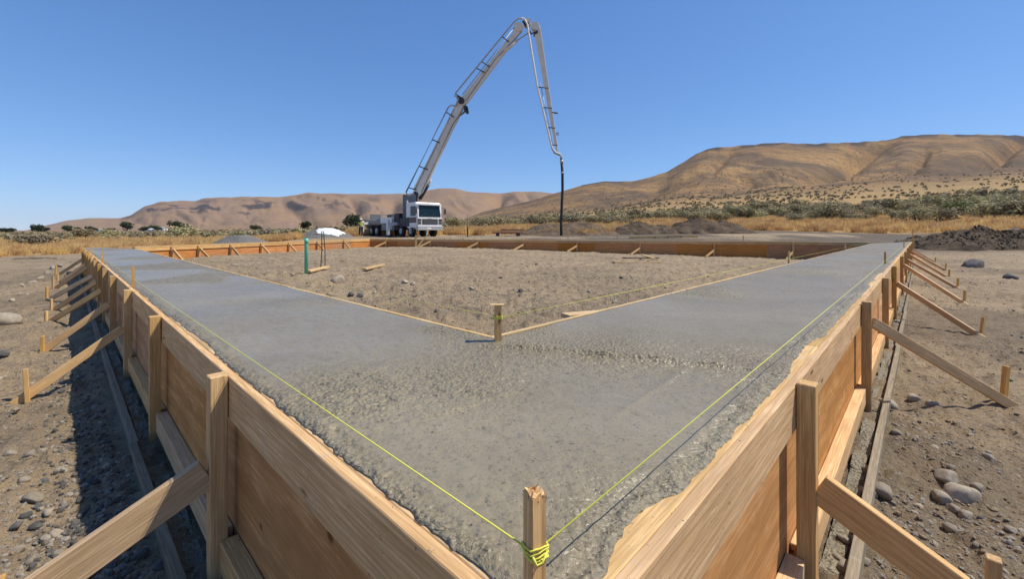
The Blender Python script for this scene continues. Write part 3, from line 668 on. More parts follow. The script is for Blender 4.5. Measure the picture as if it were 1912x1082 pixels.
# ---------------------------------------------------------------- scatter of things nobody could count
def scatter(name, label, cat, pts, scl, protos, tilt=.2, seed=0):
    pc = bpy.data.collections.new('sources')
    for p_ in protos: pc.objects.link(p_)
    me = bpy.data.meshes.new(name); me.vertices.add(len(pts)); me.vertices.foreach_set('co', np.asarray(pts, np.float32).ravel())
    a = me.attributes.new('sc', 'FLOAT', 'POINT'); a.data.foreach_set('value', np.asarray(scl, np.float32))
    o = bpy.data.objects.new(name, me); COL.objects.link(o); tag(o, label, cat, kind='stuff')
    g = bpy.data.node_groups.new('scatter', 'GeometryNodeTree'); g.interface.new_socket('Geometry', in_out='INPUT', socket_type='NodeSocketGeometry'); g.interface.new_socket('Geometry', in_out='OUTPUT', socket_type='NodeSocketGeometry')
    nn = g.nodes; gi = nn.new('NodeGroupInput'); go = nn.new('NodeGroupOutput'); ip = nn.new('GeometryNodeInstanceOnPoints'); ci = nn.new('GeometryNodeCollectionInfo')
    ci.inputs[0].default_value = pc; ci.inputs['Separate Children'].default_value = True; ci.inputs['Reset Children'].default_value = True
    ip.inputs['Pick Instance'].default_value = True
    ri = nn.new('FunctionNodeRandomValue'); ri.data_type = 'INT'; ri.inputs[4].default_value = 0; ri.inputs[5].default_value = max(0, len(protos)-1); ri.inputs['Seed'].default_value = seed
    rv = nn.new('FunctionNodeRandomValue'); rv.data_type = 'FLOAT_VECTOR'; rv.inputs[0].default_value = (-tilt, -tilt, 0); rv.inputs[1].default_value = (tilt, tilt, 6.283); rv.inputs['Seed'].default_value = seed+1
    na = nn.new('GeometryNodeInputNamedAttribute'); na.data_type = 'FLOAT'; na.inputs[0].default_value = 'sc'
    L = g.links.new; L(gi.outputs[0], ip.inputs['Points']); L(ci.outputs[0], ip.inputs['Instance']); L(ri.outputs[2], ip.inputs['Instance Index'])
    L(rv.outputs[0], ip.inputs['Rotation']); L(na.outputs[0], ip.inputs['Scale']); L(ip.outputs[0], go.inputs[0])
    md = o.modifiers.new('scatter', 'NODES'); md.node_group = g
    return o
def proto(nm, me): return bpy.data.objects.new(nm, me)
def area_pts(n, fn, rmin, rmax, pw=1.0, th0=-56, th1=56):
    """points spread about the camera, denser near it"""
    t = np.radians(rng.uniform(th0, th1, n)); r = np.exp(rng.uniform(math.log(rmin), math.log(rmax), n)*1.0)
    x = r*np.sin(t); y = r*np.cos(t); keep = fn(x, y, r); return x[keep], y[keep], r[keep]
def not_forms(x, y, m=.22):
    return ~(inpoly(x, y, POLY_OUT) & ~inpoly(x, y, POLY_IN)) & ((edge_d(x, y, POLY_OUT) > m) | inpoly(x, y, POLY_IN)) & (edge_d(x, y, POLY_IN) > .12)
peb = [rock_mesh('pebble', m_, i+20, 1 if i > 1 else 2, .6) for i, m_ in enumerate([ROCK, GRAVEL, ROCK, GRAVEL, CLOD])]
def fn(x, y, r):
    c = ss(.42, .60, fbm(x*.9, y*.9, 3, 101)); c = np.maximum(c, ss(.9, .5, np.hypot(x+2.3, (y-2.2)*.8))*.9)
    c = np.maximum(c, ss(.7, .2, np.abs((x+5.6)*.35+(y-5.2)*.1))*.4*(x < -4))
    return not_forms(x, y) & (rng.random(x.shape) < .10+c)
x, y, r = area_pts(110000, fn, 1.0, 40)
z = ground(x, y)[0]; sc = np.clip(rng.lognormal(-4.25, .5, x.shape), .005, .05)*(1+.02*r)
scatter('gravel', 'loose pebbles and gravel strewn over the bare soil', 'gravel', np.stack([x, y, z+sc*.02], -1), sc, [proto('pebble', m_) for m_ in peb], .7)
cl_ = [rock_mesh('clod', CLOD, i+40, 1, .55) for i in range(4)]
def fn2(x, y, r): return not_forms(x, y) & (rng.random(x.shape) < .15+ss(.48, .62, fbm(x*.5+9, y*.5, 3, 111))*.8)
x, y, r = area_pts(26000, fn2, 1.2, 50); z = ground(x, y)[0]; sc = np.clip(rng.lognormal(-4.0, .5, x.shape), .008, .07)*(1+.012*r)
scatter('soil_crumbs', 'dark crumbs and clods of dry soil on the site', 'soil', np.stack([x, y, z+sc*.02], -1), sc, [proto('clod', m_) for m_ in cl_], .5, 5)
# dark cobbles in the shade of the left form
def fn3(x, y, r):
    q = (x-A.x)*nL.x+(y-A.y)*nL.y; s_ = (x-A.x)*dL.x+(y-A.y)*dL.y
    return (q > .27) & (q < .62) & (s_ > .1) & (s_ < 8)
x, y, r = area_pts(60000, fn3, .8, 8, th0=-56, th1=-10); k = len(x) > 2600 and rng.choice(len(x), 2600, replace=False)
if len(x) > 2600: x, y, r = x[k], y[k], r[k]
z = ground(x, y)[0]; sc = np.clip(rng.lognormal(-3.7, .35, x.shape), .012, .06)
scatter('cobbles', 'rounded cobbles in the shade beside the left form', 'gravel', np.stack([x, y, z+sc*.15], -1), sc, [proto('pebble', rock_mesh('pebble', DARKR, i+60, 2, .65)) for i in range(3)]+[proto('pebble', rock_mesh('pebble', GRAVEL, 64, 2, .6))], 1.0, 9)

# ---------------------------------------------------------------- dry grass
def leafmat(name, c0, c1, tr=.25):
    m = mat(name, c0, .8, spec=.2); N = NB(m); r = N.rnd(); ra = N.n('ShaderNodeNewGeometry').outputs['Random Per Island']
    c = N.mix(ra, c0, c1); hv = N.n('ShaderNodeHueSaturation'); N.set(hv.inputs['Color'], c); N.set(hv.inputs['Value'], N.math('ADD', N.math('MULTIPLY', r, .5), .75)); N.set(hv.inputs['Hue'], N.math('ADD', N.math('MULTIPLY', r, .03), .485))
    N.set(N.b.inputs['Base Color'], hv.outputs[0])
    t = N.n('ShaderNodeBsdfTranslucent'); N.set(t.inputs[0], hv.outputs[0]); mx = N.n('ShaderNodeMixShader'); mx.inputs[0].default_value = tr
    N.t.links.new(N.b.outputs[0], mx.inputs[1]); N.t.links.new(t.outputs[0], mx.inputs[2]); N.t.links.new(mx.outputs[0], N.out.inputs[0])
    return m
STRAW = leafmat('dry_grass', (.66, .44, .18), (.80, .60, .30), .4); RUST = leafmat('rusty_grass', (.60, .36, .16), (.74, .50, .24))
SAGE = leafmat('sagebrush', (.25, .215, .115), (.42, .36, .205)); GREENB = leafmat('green_bush', (.15, .17, .06), (.26, .27, .11)); DARKB = leafmat('dark_tree', (.03, .045, .02), (.055, .07, .03))
GREY = leafmat('dry_sage', (.22, .19, .125), (.33, .28, .18)); STEM = mat('shrub_stem', (.12, .09, .065), .9); N = NB(STEM); N.set(N.b.inputs['Normal'], N.bump(N.noise(N.coord(), 20, 3), .5, .02))
def tuft(seed, m, n=46):
    random.seed(seed); bm = bmesh.new()
    for _ in range(n):
        a = random.random()*6.28; r0 = random.random()**.5*.45; h = random.uniform(.45, 1.0); b = Vector((math.cos(a)*r0, math.sin(a)*r0, -.05)); l = random.random()*6.28; k = random.uniform(.1, .5)
        tp = b+Vector((math.cos(l)*k, math.sin(l)*k, h)); wv = Vector((-math.sin(l), math.cos(l), 0))*.022
        md = b.lerp(tp, .55)+Vector((0, 0, .08)); v = [bm.verts.new(q) for q in (b-wv, b+wv, md+wv*.8, tp, md-wv*.8)]; bm.faces.new(v)
    me = bpy.data.meshes.new('tuft'); bm.to_mesh(me); bm.free(); me.materials.append(m); return me
def fng(x, y, r):
    so_ = ground(x, y, False)[1]; Y = y; u = 956+F*x/np.maximum(y, 1)
    den = ss(.38, .55, fbm(x*.15, y*.15, 3, 121))*.8+.2
    return (so_ < .45) & (rng.random(x.shape) < den*np.where(u < 860, ss(75, 40, y)*.9+.05, 1))
x, y, r = area_pts(60000, fng, 22, 170, th0=-57, th1=57)
z = ground(x, y)[0]; sc = rng.uniform(.3, .75, x.shape)*(1+.008*r)*np.where(x < -.38*y, .7, 1)
scatter('dry_grass', 'tall golden dry grass round the edge of the building site', 'grass', np.stack([x, y, z], -1), sc, [proto('tuft', tuft(i, RUST if i == 4 else STRAW)) for i in range(5)], .15, 3)

# ---------------------------------------------------------------- shrubs
def foliage(seed, m, lobes=7, n=900, leaf=.05, hh=1.0):
    random.seed(seed); bm = bmesh.new(); L = []
    for i in range(lobes):
        a = random.random()*6.28; rr_ = random.random()**.6*.55; L.append((Vector((math.cos(a)*rr_, math.sin(a)*rr_, random.uniform(.32, .70)*hh)), random.uniform(.20, .36)))
    for _ in range(n):
        c, q = random.choice(L); d = Vector((random.gauss(0, 1), random.gauss(0, 1), random.gauss(0, 1))).normalized(); p_ = c+d*q*random.random()**.35*Vector((1, 1, 1)).length/1.732
        p_.z = max(p_.z, .04+random.random()*.1)
        s_ = leaf*random.uniform(.5, 1.25); t = (d+Vector((random.gauss(0, .6), random.gauss(0, .6), random.gauss(.4, .6)))).normalized(); u_ = t.orthogonal().normalized()*s_; v_ = t.cross(u_)*random.uniform(.5, 1)
        bm.faces.new([bm.verts.new(p_+q_) for q_ in (-u_-v_*.3, u_*.2-v_, u_+v_*.4, -u_*.3+v_)])
    me = bpy.data.meshes.new('foliage'); bm.to_mesh(me); bm.free(); me.materials.append(m); return me
def stems(seed, n=6, h=.55, r=.016):
    random.seed(seed); bm = bmesh.new()
    for _ in range(n):
        a = random.random()*6.28; k = random.uniform(.15, .4); tube(bm, [(0, 0, -.05), (math.cos(a)*k*.4, math.sin(a)*k*.4, h*.4), (math.cos(a)*k, math.sin(a)*k, h)], [r*1.4, r, r*.4], 5)
    me = bpy.data.meshes.new('stem'); bm.to_mesh(me); bm.free(); me.materials.append(STEM); return me
FO = [foliage(i+1, [SAGE, SAGE, SAGE, GREY, GREENB, SAGE][i], 6+i, 1000, .048, [1, .9, 1.1, 1, 1.05, .85][i]) for i in range(6)]; ST = [stems(i+3) for i in range(3)]
def shrub(x, y, s, k, label, grp, name='sagebrush', cat='shrub', sz=1.0):
    o = bpy.data.objects.new(name, FO[k]); COL.objects.link(o); o.location = (x, y, gz(x, y)-.05*s); o.scale = (s, s, s*sz); o.rotation_euler = (0, 0, random.random()*6.28)
    tag(o, label, cat, grp); c = bpy.data.objects.new('stem', ST[k % 3]); COL.objects.link(c); c.parent = o
    return o
random.seed(5)
BE = np.array([(870, 62, 95), (1000, 62, 105), (1100, 65, 110), (1300, 66, 115), (1500, 67, 118), (1700, 66, 120), (1912, 66, 120)])
cnt = 0; tries = 0
while cnt < 215 and tries < 3000:
    tries += 1
    u = random.uniform(850, 2150); Yb = np.interp(u, BE[:, 0], BE[:, 1]); Ye = np.interp(u, BE[:, 0], BE[:, 2]); Yq = Yb+(Ye-Yb)*random.random()**.9
    q = at(u, Yq)
    if vnoise(np.array([q.x*.12]), np.array([q.y*.12]), 5)[0] < .25: continue
    big = 1+.5*ss(1300, 1700, u)
    s = random.uniform(1.8, 3.8)*float(big)*(.8+.003*Yq)
    shrub(q.x, q.y, s, random.choice([0, 1, 2, 5, 0, 1, 3]), 'grey-green sagebrush in the belt behind the dirt piles', 'sagebrush belt behind the site', sz=.85); cnt += 1
for (u, Yq, s, k, lab) in [(1790, 78, 5.2, 4, 'bright green bush, tallest in the belt at the right'), (1880, 72, 4.4, 4, 'yellow-green rounded bush near the right edge'), (1560, 80, 4.6, 0, 'dark sagebrush clump right of centre'), (1410, 76, 3.6, 1, 'broad sagebrush behind the twin dirt piles'),
                          (1750, 62, 3.6, 2, 'dark low sagebrush in front of the belt, right'), (1190, 85, 3.6, 0, 'tall sagebrush just right of the hanging hose'),
                          (345, 62, 3.6, 1, 'wide grey-green bush beyond the far left form'), (318, 66, 2.6, 5, 'smaller bush left of the wide grey-green one'), (75, 36, 2.2, 3, 'grey bush at the left beside the golden grass'), (50, 38, 1.8, 0, 'low grey bush left of its larger neighbour'), (150, 60, 2.6, 0, 'grey-green bush left of the far concrete corner'), (200, 70, 2.4, 2, 'bush beyond the far left concrete corner')]:
    q = at(u, Yq); shrub(q.x, q.y, s, k, lab, None, sz=.8)
# small leafless-looking tree in front of the belt
q = at(1712, 60); t = empty('small_tree', (q.x, q.y, gz(q.x, q.y)), 0, 'small multi-stemmed tree with open grey crown in front of the belt', 'tree')
bm = bmesh.new(); random.seed(12)
for a in (0.2, 1.5, 2.7, 3.6, 5.0):
    tube(bm, [(0, 0, -.1), (math.cos(a)*.35, math.sin(a)*.35, .9), (math.cos(a)*1.1, math.sin(a)*.9, 2.0+random.random()*.5)], [.07, .05, .02], 6)
o = bm_obj('trunk', bm, STEM, t, local=True)
cr = foliage(77, SAGE, 9, 1500, .04); o = bpy.data.objects.new('crown', cr); COL.objects.link(o); o.parent = t; o.location = (0, 0, .5); o.scale = (3.4, 3.0, 2.8)
# sage farther up the slopes and across the plain
FL = [foliage(i+31, [SAGE, GREY, SAGE, DARKB][i], 5, 130, .13) for i in range(4)]
def fns(x, y, r):
    u = 956+F*x/np.maximum(y, 1); so_ = (y < 62)*0.0 + (r < 46)*1.0
    left = u < 860
    den = np.where(left, ss(38, 60, y)*.55, ss(80, 100, y)*ss(150, 120, y)*.45+ss(110, 140, y)*ss(650, 260, y)*.42)*(.25+ss(.4, .56, fbm(x*.03, y*.03, 3, 131)))
    return (y > 36) & (so_ < .2) & (rng.random(x.shape) < den)
x, y, r = area_pts(24000, fns, 40, 620, th0=-58, th1=58); z = ground(x, y)[0]
sc = rng.uniform(.9, 2.1, x.shape)*np.where(x < -.1*y, .66, 1.0)*np.where(y > 130, .8, 1)
scatter('sage_cover', 'sagebrush dotted over the plain and the lower hill slopes', 'shrubs', np.stack([x, y, z-.1], -1), sc, [proto('sage', m_) for m_ in FL[:3]], .1, 8)

# dark trees on the plain at the left
TF = foliage(90, DARKB, 9, 1100, .06, 1.1); TK = stems(5, 1, .5, .045)
for (u, Yq, hpx, w_, lab) in [(10, 330, 9, 1.6, 'dark tree row at the left edge of the plain'), (22, 340, 8, 1.6, 'dark tree beside the row at the left edge'), (75, 380, 14, 1.0, 'dark tree left of the small gap on the plain'), (66, 380, 10, 1, 'lower dark tree beside the first'), (84, 390, 9, 1, 'low dark tree right of the first pair'), (125, 360, 12, 1.2, 'dark broad tree left of the white house'), (145, 365, 9, 1.4, 'low tree beside the broad dark one'), (169, 360, 11, .8, 'narrow tree by the white house'), (178, 362, 8, 1.1, 'low tree touching the white house'), (203, 372, 7, 1.5, 'low dark hedge tree right of the white house'),
                          (235, 330, 16, 1.0, 'round dark tree left of the far cottages'), (268, 350, 9, 1.3, 'dark tree between the round tree and the cottages'), (290, 350, 10, 1.2, 'dark tree beside the low white building'), (330, 300, 18, .9, 'tall dark tree behind the wide bush'), (344, 300, 14, .6, 'slim dark tree right of the tall one'), (655, 150, 24, 1.0, 'dark green bush behind the truck tail'), (668, 150, 18, 1.0, 'lower green bush behind the truck tail'), (572, 160, 15, 1.2, 'dark bush above the covered gravel pile'), (480, 220, 12, 1.4, 'dark bush beyond the first gravel pile')]:
    q = at(u, Yq); h = hpx*Yq/F*1.25; zg = gz(q.x, q.y); t = empty('tree', (q.x, q.y, zg), random.random()*6, lab, 'tree', None)
    for nm, me_ in (('crown', TF), ('trunk', TK)):
        c = bpy.data.objects.new(nm, me_); COL.objects.link(c); c.parent = t; c.scale = (h*w_, h*w_, h)
# far cottages
WHITE = mat('white_paint', (.75, .74, .70), .6); ROOFM = mat('roof_grey', (.3, .28, .26), .7); GLASSD = mat('dark_glass', (.02, .025, .03), .08)
def house(u, Yq, wid, h, lab):
    q = at(u, Yq); zg = gz(q.x, q.y); t = empty('house', (q.x, q.y, zg), R(8), lab, 'house')
    bm = bmesh.new(); abox(bm, -wid/2, wid/2, -3, 3, -.5, h); bm_obj('wall', bm, WHITE, t, local=True)
    bm = bmesh.new(); v = [bm.verts.new(c) for c in ((-wid/2-.3, -3.3, h), (wid/2+.3, -3.3, h), (wid/2+.3, 3.3, h), (-wid/2-.3, 3.3, h), (-wid/2-.3, 0, h+1.3), (wid/2+.3, 0, h+1.3))]
    for f in ((0, 1, 5, 4), (2, 3, 4, 5), (0, 4, 3), (1, 2, 5), (0, 3, 2, 1)): bm.faces.new([v[i] for i in f])
    bm_obj('roof', bm, WHITE if wid > 12 else ROOFM, t, local=True)
    for k in (-1, 1):
        bm = bmesh.new(); abox(bm, k*wid*.25-.5, k*wid*.25+.5, -3.06, -3.0, 1, 2); bm_obj('window', bm, GLASSD, t, local=True)
house(190, 420, 9, 2.6, 'small white house among the trees on the far plain'); house(281, 420, 15, 2.0, 'long low white building on the plain'); house(303, 400, 6, 3.0, 'small white gabled house right of the long low building')

# ---------------------------------------------------------------- heaps of earth and gravel
def heapmat(name, c0, c1, c2):
    m = mat(name, c0, .95, spec=.2); N = NB(m); p_ = N.pos(); c = N.ramp(N.noise(p_, 1.6, 7, .7), [(.3, c0), (.55, c1), (.75, c2)]); N.set(N.b.inputs['Base Color'], c)
    N.set(N.b.inputs['Normal'], N.bump(N.noise(p_, 7, 6, .75), 1, .12)); return m
H_BROWN = heapmat('brown_spoil', (.095, .066, .042), (.17, .12, .076), (.25, .18, .115)); H_GREY = heapmat('grey_gravel_heap', (.15, .14, .125), (.20, .19, .17), (.26, .245, .22)); H_DARK = heapmat('dark_spoil', (.065, .046, .030), (.125, .09, .058), (.21, .155, .10))
def heap(label, u, Yq, wpx, hpx, m, rough=.3, seed=0, depth=.7, group='heaps of earth and gravel', peaks=((0, 1, 1),), smooth=False):
    c = at(u, Yq); wx = wpx*Yq/F/2; h = hpx*Yq/F; n = 90
    gx, gy = np.meshgrid(np.linspace(-1.15, 1.15, n), np.linspace(-1.15, 1.15, n)); X = c.x+gx*wx; Y = c.y+gy*wx*depth
    e = np.zeros_like(gx)
    for px_, ph, pw in peaks:
        dd = np.hypot((gx-px_)/pw, gy)+(fbm(gx*3+seed, gy*3, 3, seed)-.5)*rough
        e = np.maximum(e, ph*np.clip(1-dd, 0, 1)**(1.0 if smooth else .75))
    if smooth: e = np.minimum(e, .72)/.72*(.93+.07*np.clip(e, 0, 1))
    e = e+ss(0, .15, e)*rough*(fbm(gx*6, gy*6, 4, seed+2)-.5)*.7+ss(0, .15, e)*rough*.25*(fbm(gx*19, gy*19, 3, seed+3)-.5)
    Zg = ground(X, Y, False)[0]; Zh = Zg-.12+h*e*1.05+np.where(e > 0, .05, -.1)
    me = grid_mesh('heap', X, Y, Zh, False, None, m); tag(mobj('earth_heap' if m is not H_GREY else 'gravel_heap', me), label, 'heap', group)
heap('low cone of grey gravel beyond the far left form', 445, 35, 120, 19, H_GREY, .08, 1, peaks=((0, 1, 1),), smooth=True)
heap('grey gravel cone behind the white sheet', 605, 40, 122, 17, H_GREY, .08, 2, smooth=True)
heap('brown earth heap behind the hanging hose', 1062, 44, 190, 25, H_BROWN, .45, 3, peaks=((-.35, .8, .7), (.2, 1.0, .8), (.6, .6, .4)))
heap('dark brown earth heap, left of the twin heaps', 1205, 44, 150, 22, H_DARK, .45, 4, peaks=((-.2, 1, .8), (.4, .7, .6)))
heap('dark brown earth heap, right of the twin heaps', 1315, 44, 185, 27, H_DARK, .45, 5, peaks=((-.1, 1, .8), (.35, .8, .6)))
heap('long bank of dark soil at the right', 1850, 31, 350, 38, H_DARK, .55, 6, depth=.30, peaks=((-.45, .75, .5), (-.1, 1, .6), (.35, .9, .6), (.7, .8, .5)))
heap('dark soil lump beside the far right concrete corner', 1712, 33, 80, 18, H_DARK, .5, 7, depth=.6)
heap('pale stony mound at the far right', 1895, 37, 90, 22, H_GREY, .35, 8, depth=.6)
heap('low soil rise at the left beyond the braces', 62, 24, 170, 5, H_BROWN, .3, 9, depth=.5)
# clods on the heaps
pts = []; scs = []
for (u, Yq, wx, hp, n_) in [(1205, 45, 5, 20, 300), (1310, 45, 6, 27, 380), (1062, 47, 7, 20, 200), (1840, 31, 8.5, 32, 800), (1712, 33, 2.2, 14, 120)]:
    c = at(u, Yq)
    for _ in range(n_):
        a, b = random.gauss(0, .42), random.gauss(0, .35)
        X_ = c.x+a*wx*.8; Y_ = c.y-abs(b)*wx*.35
        pts.append((X_, Y_)); scs.append(random.uniform(.05, .22))
dg = bpy.context.evaluated_depsgraph_get()
P3 = []; SC3 = []
for (X_, Y_), s_ in zip(pts, scs):
    hit = S.ray_cast(dg, Vector((X_, Y_, 12)), Vector((0, 0, -1)))
    if hit[0] and hit[4].name.startswith(('earth', 'gravel_heap')): P3.append(hit[1]); SC3.append(s_)
if P3: scatter('heap_clods', 'lumps of dark soil lying on the earth heaps', 'soil', np.array([tuple(q) for q in P3]), SC3, [proto('clod', rock_mesh('clod', H_DARK, i+80, 1, .7)) for i in range(3)], 1.5, 21)

# ---------------------------------------------------------------- things in the yard
PIPE = mat('green_pvc', (.10, .50, .36), .35); N = NB(PIPE); N.set(N.b.inputs['Base Color'], N.mix(N.ramp(N.noise(N.coord(), 6, 4), [(.55, 0.0), (.7, .3)]), (.10, .50, .36), (.3, .42, .32)))
DARKM = mat('dark_steel', (.05, .05, .052), .5, .6); GREYM = mat('grey_steel', (.30, .31, .31), .45, .5)
def yz(u, v, it=6):
    Y = 11.0
    for _ in range(it): q = at(u, Y); z = float(ground(np.array([q.x]), np.array([q.y]))[0][0]); Y = (HC-z)*F/(v-HZ)
    q = at(u, Y); q.z = z; return q
q = yz(572, 511); bm = bmesh.new(); rp = 3.4*q.y/F; hp = 65*q.y/F
tube(bm, [(0, 0, -.1), (0, 0, hp-.08), (0, 0, hp)], [rp, rp, rp], 20, True)
t = empty('drain_pipe', (q.x, q.y, q.z), 0, 'upright green plastic drain pipe standing in the yard', 'pipe'); bm_obj('pipe', bm, PIPE, t, local=True, smooth=True)
bm = bmesh.new(); tube(bm, [(0, 0, hp-.12), (0, 0, hp+.005)], [rp*1.08, rp*1.08], 20, True); bm_obj('collar', bm, PIPE, t, local=True, smooth=True)
a = yz(576, 513); b = yz(612, 504); loose('plank', 'short pale board lying at the foot of the green pipe', a+Vector((0, 0, .08)), b+Vector((0, 0, .08)), .05, .11, W_PALE)
for i, (u0, u1, v0, v1) in enumerate([(598, 601, 505, 432), (607, 604, 498, 432)]):
    a = yz(u0, v0); bm = bmesh.new(); b = at(u1, a.y, HC+(HZ-v1)*a.y/F-.0); tube(bm, [a-Vector((0, 0, .1)), a.lerp(b, .5)+Vector((.02, 0, 0)), b], .012, 6)
    o = bm_obj('steel_rod', bm, DARKM); tag(o, ['left', 'right'][i]+' one of two thin dark steel rods behind the green pipe', 'rod')
# white sheet on the rods / gravel heap
SHEET = mat('white_sheet', (.78, .78, .76), .7); bm = bmesh.new(); c = at(617, 39.4); n = 26
vs = [[None]*n for _ in range(n)]
dg = bpy.context.evaluated_depsgraph_get(); zg_ = gz(c.x, c.y)
for i in range(n):
    for j in range(n):
        a, b = i/(n-1)*2-1, j/(n-1)*2-1; X_ = c.x+a*(1.15+.25*mnoise.noise(Vector((b*2, 7, 1))))+.15*mnoise.noise(Vector((a*2, b*2, 1))); Y_ = c.y+b*.75
        hit = S.ray_cast(dg, Vector((X_, Y_, 12)), Vector((0, 0, -1))); zz = hit[1].z if hit[0] else 1.5
        vs[i][j] = bm.verts.new((X_, Y_, zz+.05+.10*mnoise.noise(Vector((a*3.5, b*3.5, 3)))))
for i in range(n-1):
    for j in range(n-1): bm.faces.new((vs[i][j], vs[i+1][j], vs[i+1][j+1], vs[i][j+1]))
o = bm_obj('sheet', bm, SHEET, smooth=True); md = o.modifiers.new('s', 'SOLIDIFY'); md.thickness = .02; tag(o, 'white plastic sheet draped over the gravel heap by the pipe', 'sheet')
a = yz(680, 507); b = yz(716, 499); loose('plank', 'single pale offcut lying in the yard right of the pipe', a+Vector((0, 0, .06)), b+Vector((0, 0, .07)), .05, .12, W_PALE)
a = yz(1145, 492); b = yz(1236, 492); loose('plank', 'long pale plank lying in the yard before the far form', a+Vector((0, 0, .05)), b+Vector((0, 0, .05)), .06, .12, W_PALE)
a = yz(1165, 487); b = yz(1228, 486); a.z += .12; b.z += .1; loose('plank', 'dark stained plank lying on the long pale one', a, b, .05, .2, H_DARK, 'board')
a = yz(1200, 484); b = yz(1222, 490); a.z += .2; b.z += .16; loose('plank', 'short slanted offcut on the plank pile in the yard', a, b, .05, .1, W_PALE)
a = yz(1040, 601); b = yz(1094, 592); a.z = b.z = max(a.z, .60)
A1 = Vector((.42, 3.40, HF-.02)); B1 = Vector((.75, 3.58, HF-.03)); loose('offcut', 'pale offcut beside the inner edge of the right run', A1, B1, .035, .11, W_PALE)
loose('offcut', 'pale offcut by the inner edge of the left run', Vector((-.62, 3.12, HF-.03)), Vector((-.46, 2.97, HF-.03)), .03, .10, W_PALE)
# lumber stack and debris behind the far form
for i in range(5):
    q = at(1190+24*i, 33.5); zt = 1.12+.03*(i > 1)
    loose('lumber', 'pale board of the row stacked behind the far form', (q.x-.6, q.y, zt), (q.x+.35+.1*i, q.y+.1, zt+.01), .15+.02*i, .12, W_PALE, 'board', 'boards laid behind the far form')
RED = mat('faded_red_paint', (.33, .12, .09), .6)
q = at(950, 40); zg = gz(q.x, q.y); t = empty('form_bundle', (q.x, q.y, zg), R(6), 'low bundle of faded red boards on blocks behind the far form', 'boards')
for k in range(3):
    bm = bmesh.new(); abox(bm, -1.5+.4*k, 1.3, -.4, .4, .25+.14*k, .36+.14*k); bm_obj('board', bm, [RED, W_PALE, RED][k], t, local=True)
bm = bmesh.new(); abox(bm, -1.2, -.9, -.35, .35, 0, .25); abox(bm, .7, 1, -.35, .35, 0, .25); bm_obj('block', bm, DARKM, t, local=True)
q = at(873, 37); zg = gz(q.x, q.y); t = empty('marker_post', (q.x, q.y, zg), 0, 'slim marker post, white above and dark below, right of the truck', 'post')
bm = bmesh.new(); abox(bm, -.05, .05, -.04, .04, -.1, .85); bm_obj('post', bm, DARKM, t, local=True)
bm = bmesh.new(); abox(bm, -.07, .07, -.03, .03, .85, 1.55); abox(bm, -.03, .03, -.02, .02, 1.55, 1.95); bm_obj('marker_board', bm, W_PALE, t, local=True)
for i, (u, Yq, h) in enumerate([(1095, 34, .35), (1153, 33, .45), (1178, 33.5, .3), (1061, 34, .25), (1388, 29, .3)]):
    q = at(u, Yq); stake('short pale survey stake standing behind the far form', q, 1.0+h, .06, .3, base=.6, grp='survey stakes behind the far form', m=W_PALE)

# ---------------------------------------------------------------- concrete pump truck
def paint(name, c, r=.4, dirt=.35):
    m = mat(name, c, r); N = NB(m); p_ = N.coord(); N.set(N.b.inputs['Base Color'], N.mix(N.ramp(N.noise(p_, 2.2, 6, .7), [(.42, 0.0), (.68, dirt)]), c, tuple(x*.45+.03 for x in c))); return m
TW = paint('truck_white', (.78, .77, .74), dirt=.2); TG = paint('truck_grey', (.16, .17, .18)); TD = paint('truck_dark', (.035, .035, .038), .6); BOOM = paint('boom_ivory', (.72, .68, .58), .45, .3); CH = paint('bare_metal', (.42, .43, .43), .35); TYRE = mat('tyre', (.018, .018, .018), .85); GL = mat('cab_glass', (.008, .02, .026), .12, 0, .35)  # TG darkened to put shade into the colour of boxes, deck and turret
YAW = math.atan2(-.755, .656); fc = at(803, 37.6); fwd = Vector((.656, -.755, 0)); org = fc-fwd*1.3; TZ0 = 1.08
truck = empty('pump_truck', (org.x, org.y, TZ0), YAW, 'white concrete pump truck with its long boom raised over the site', 'truck')
def tp(name, mat_, boxes, par=None, bev=.0, sm=False):
    bm = bmesh.new()
    for b_ in boxes: abox(bm, *b_)
    if bev: bmesh.ops.bevel(bm, geom=bm.edges[:], offset=bev, segments=2, affect='EDGES')
    return bm_obj(name, bm, mat_, par or truck, local=True, smooth=sm)
F0 = 1.3   # front plane in local x
prof = [(F0, .72), (F0, 1.72), (F0-.16, 2.86), (F0-.34, 3.06), (F0-2.05, 3.06), (F0-2.05, .95), (F0-1.7, .72)]
bm = bmesh.new(); lo = [bm.verts.new((x_, -1.24, z_)) for x_, z_ in prof]; hi = [bm.verts.new((x_, 1.24, z_)) for x_, z_ in prof]; bm.faces.new(lo); bm.faces.new(hi[::-1])
for i in range(len(prof)): j = (i+1) % len(prof); bm.faces.new((lo[j], lo[i], hi[i], hi[j]))
bmesh.ops.recalc_face_normals(bm, faces=bm.faces[:]); bmesh.ops.bevel(bm, geom=bm.edges[:], offset=.06, segments=2, affect='EDGES'); cab = bm_obj('cab', bm, TW, truck, local=True)
bm = bmesh.new(); v = [bm.verts.new(c) for c in ((F0+.015, -1.08, 1.78), (F0+.015, 1.08, 1.78), (F0-.135, 1.02, 2.80), (F0-.135, -1.02, 2.80))]; f = bm.faces.new(v); r_ = bmesh.ops.extrude_face_region(bm, geom=[f])
for q_ in r_['geom']:
    if isinstance(q_, bmesh.types.BMVert): q_.co.x -= .05
bmesh.ops.recalc_face_normals(bm, faces=bm.faces[:]); ws = bm_obj('windscreen', bm, GL, truck, local=True)
bm = bmesh.new(); tube(bm, [(F0+.03, -.9, 1.80), (F0-.02, -.35, 2.15)], .012, 5); tube(bm, [(F0+.03, .1, 1.80), (F0-.02, .6, 2.15)], .012, 5); bm_obj('wiper', bm, TD, truck, local=True)
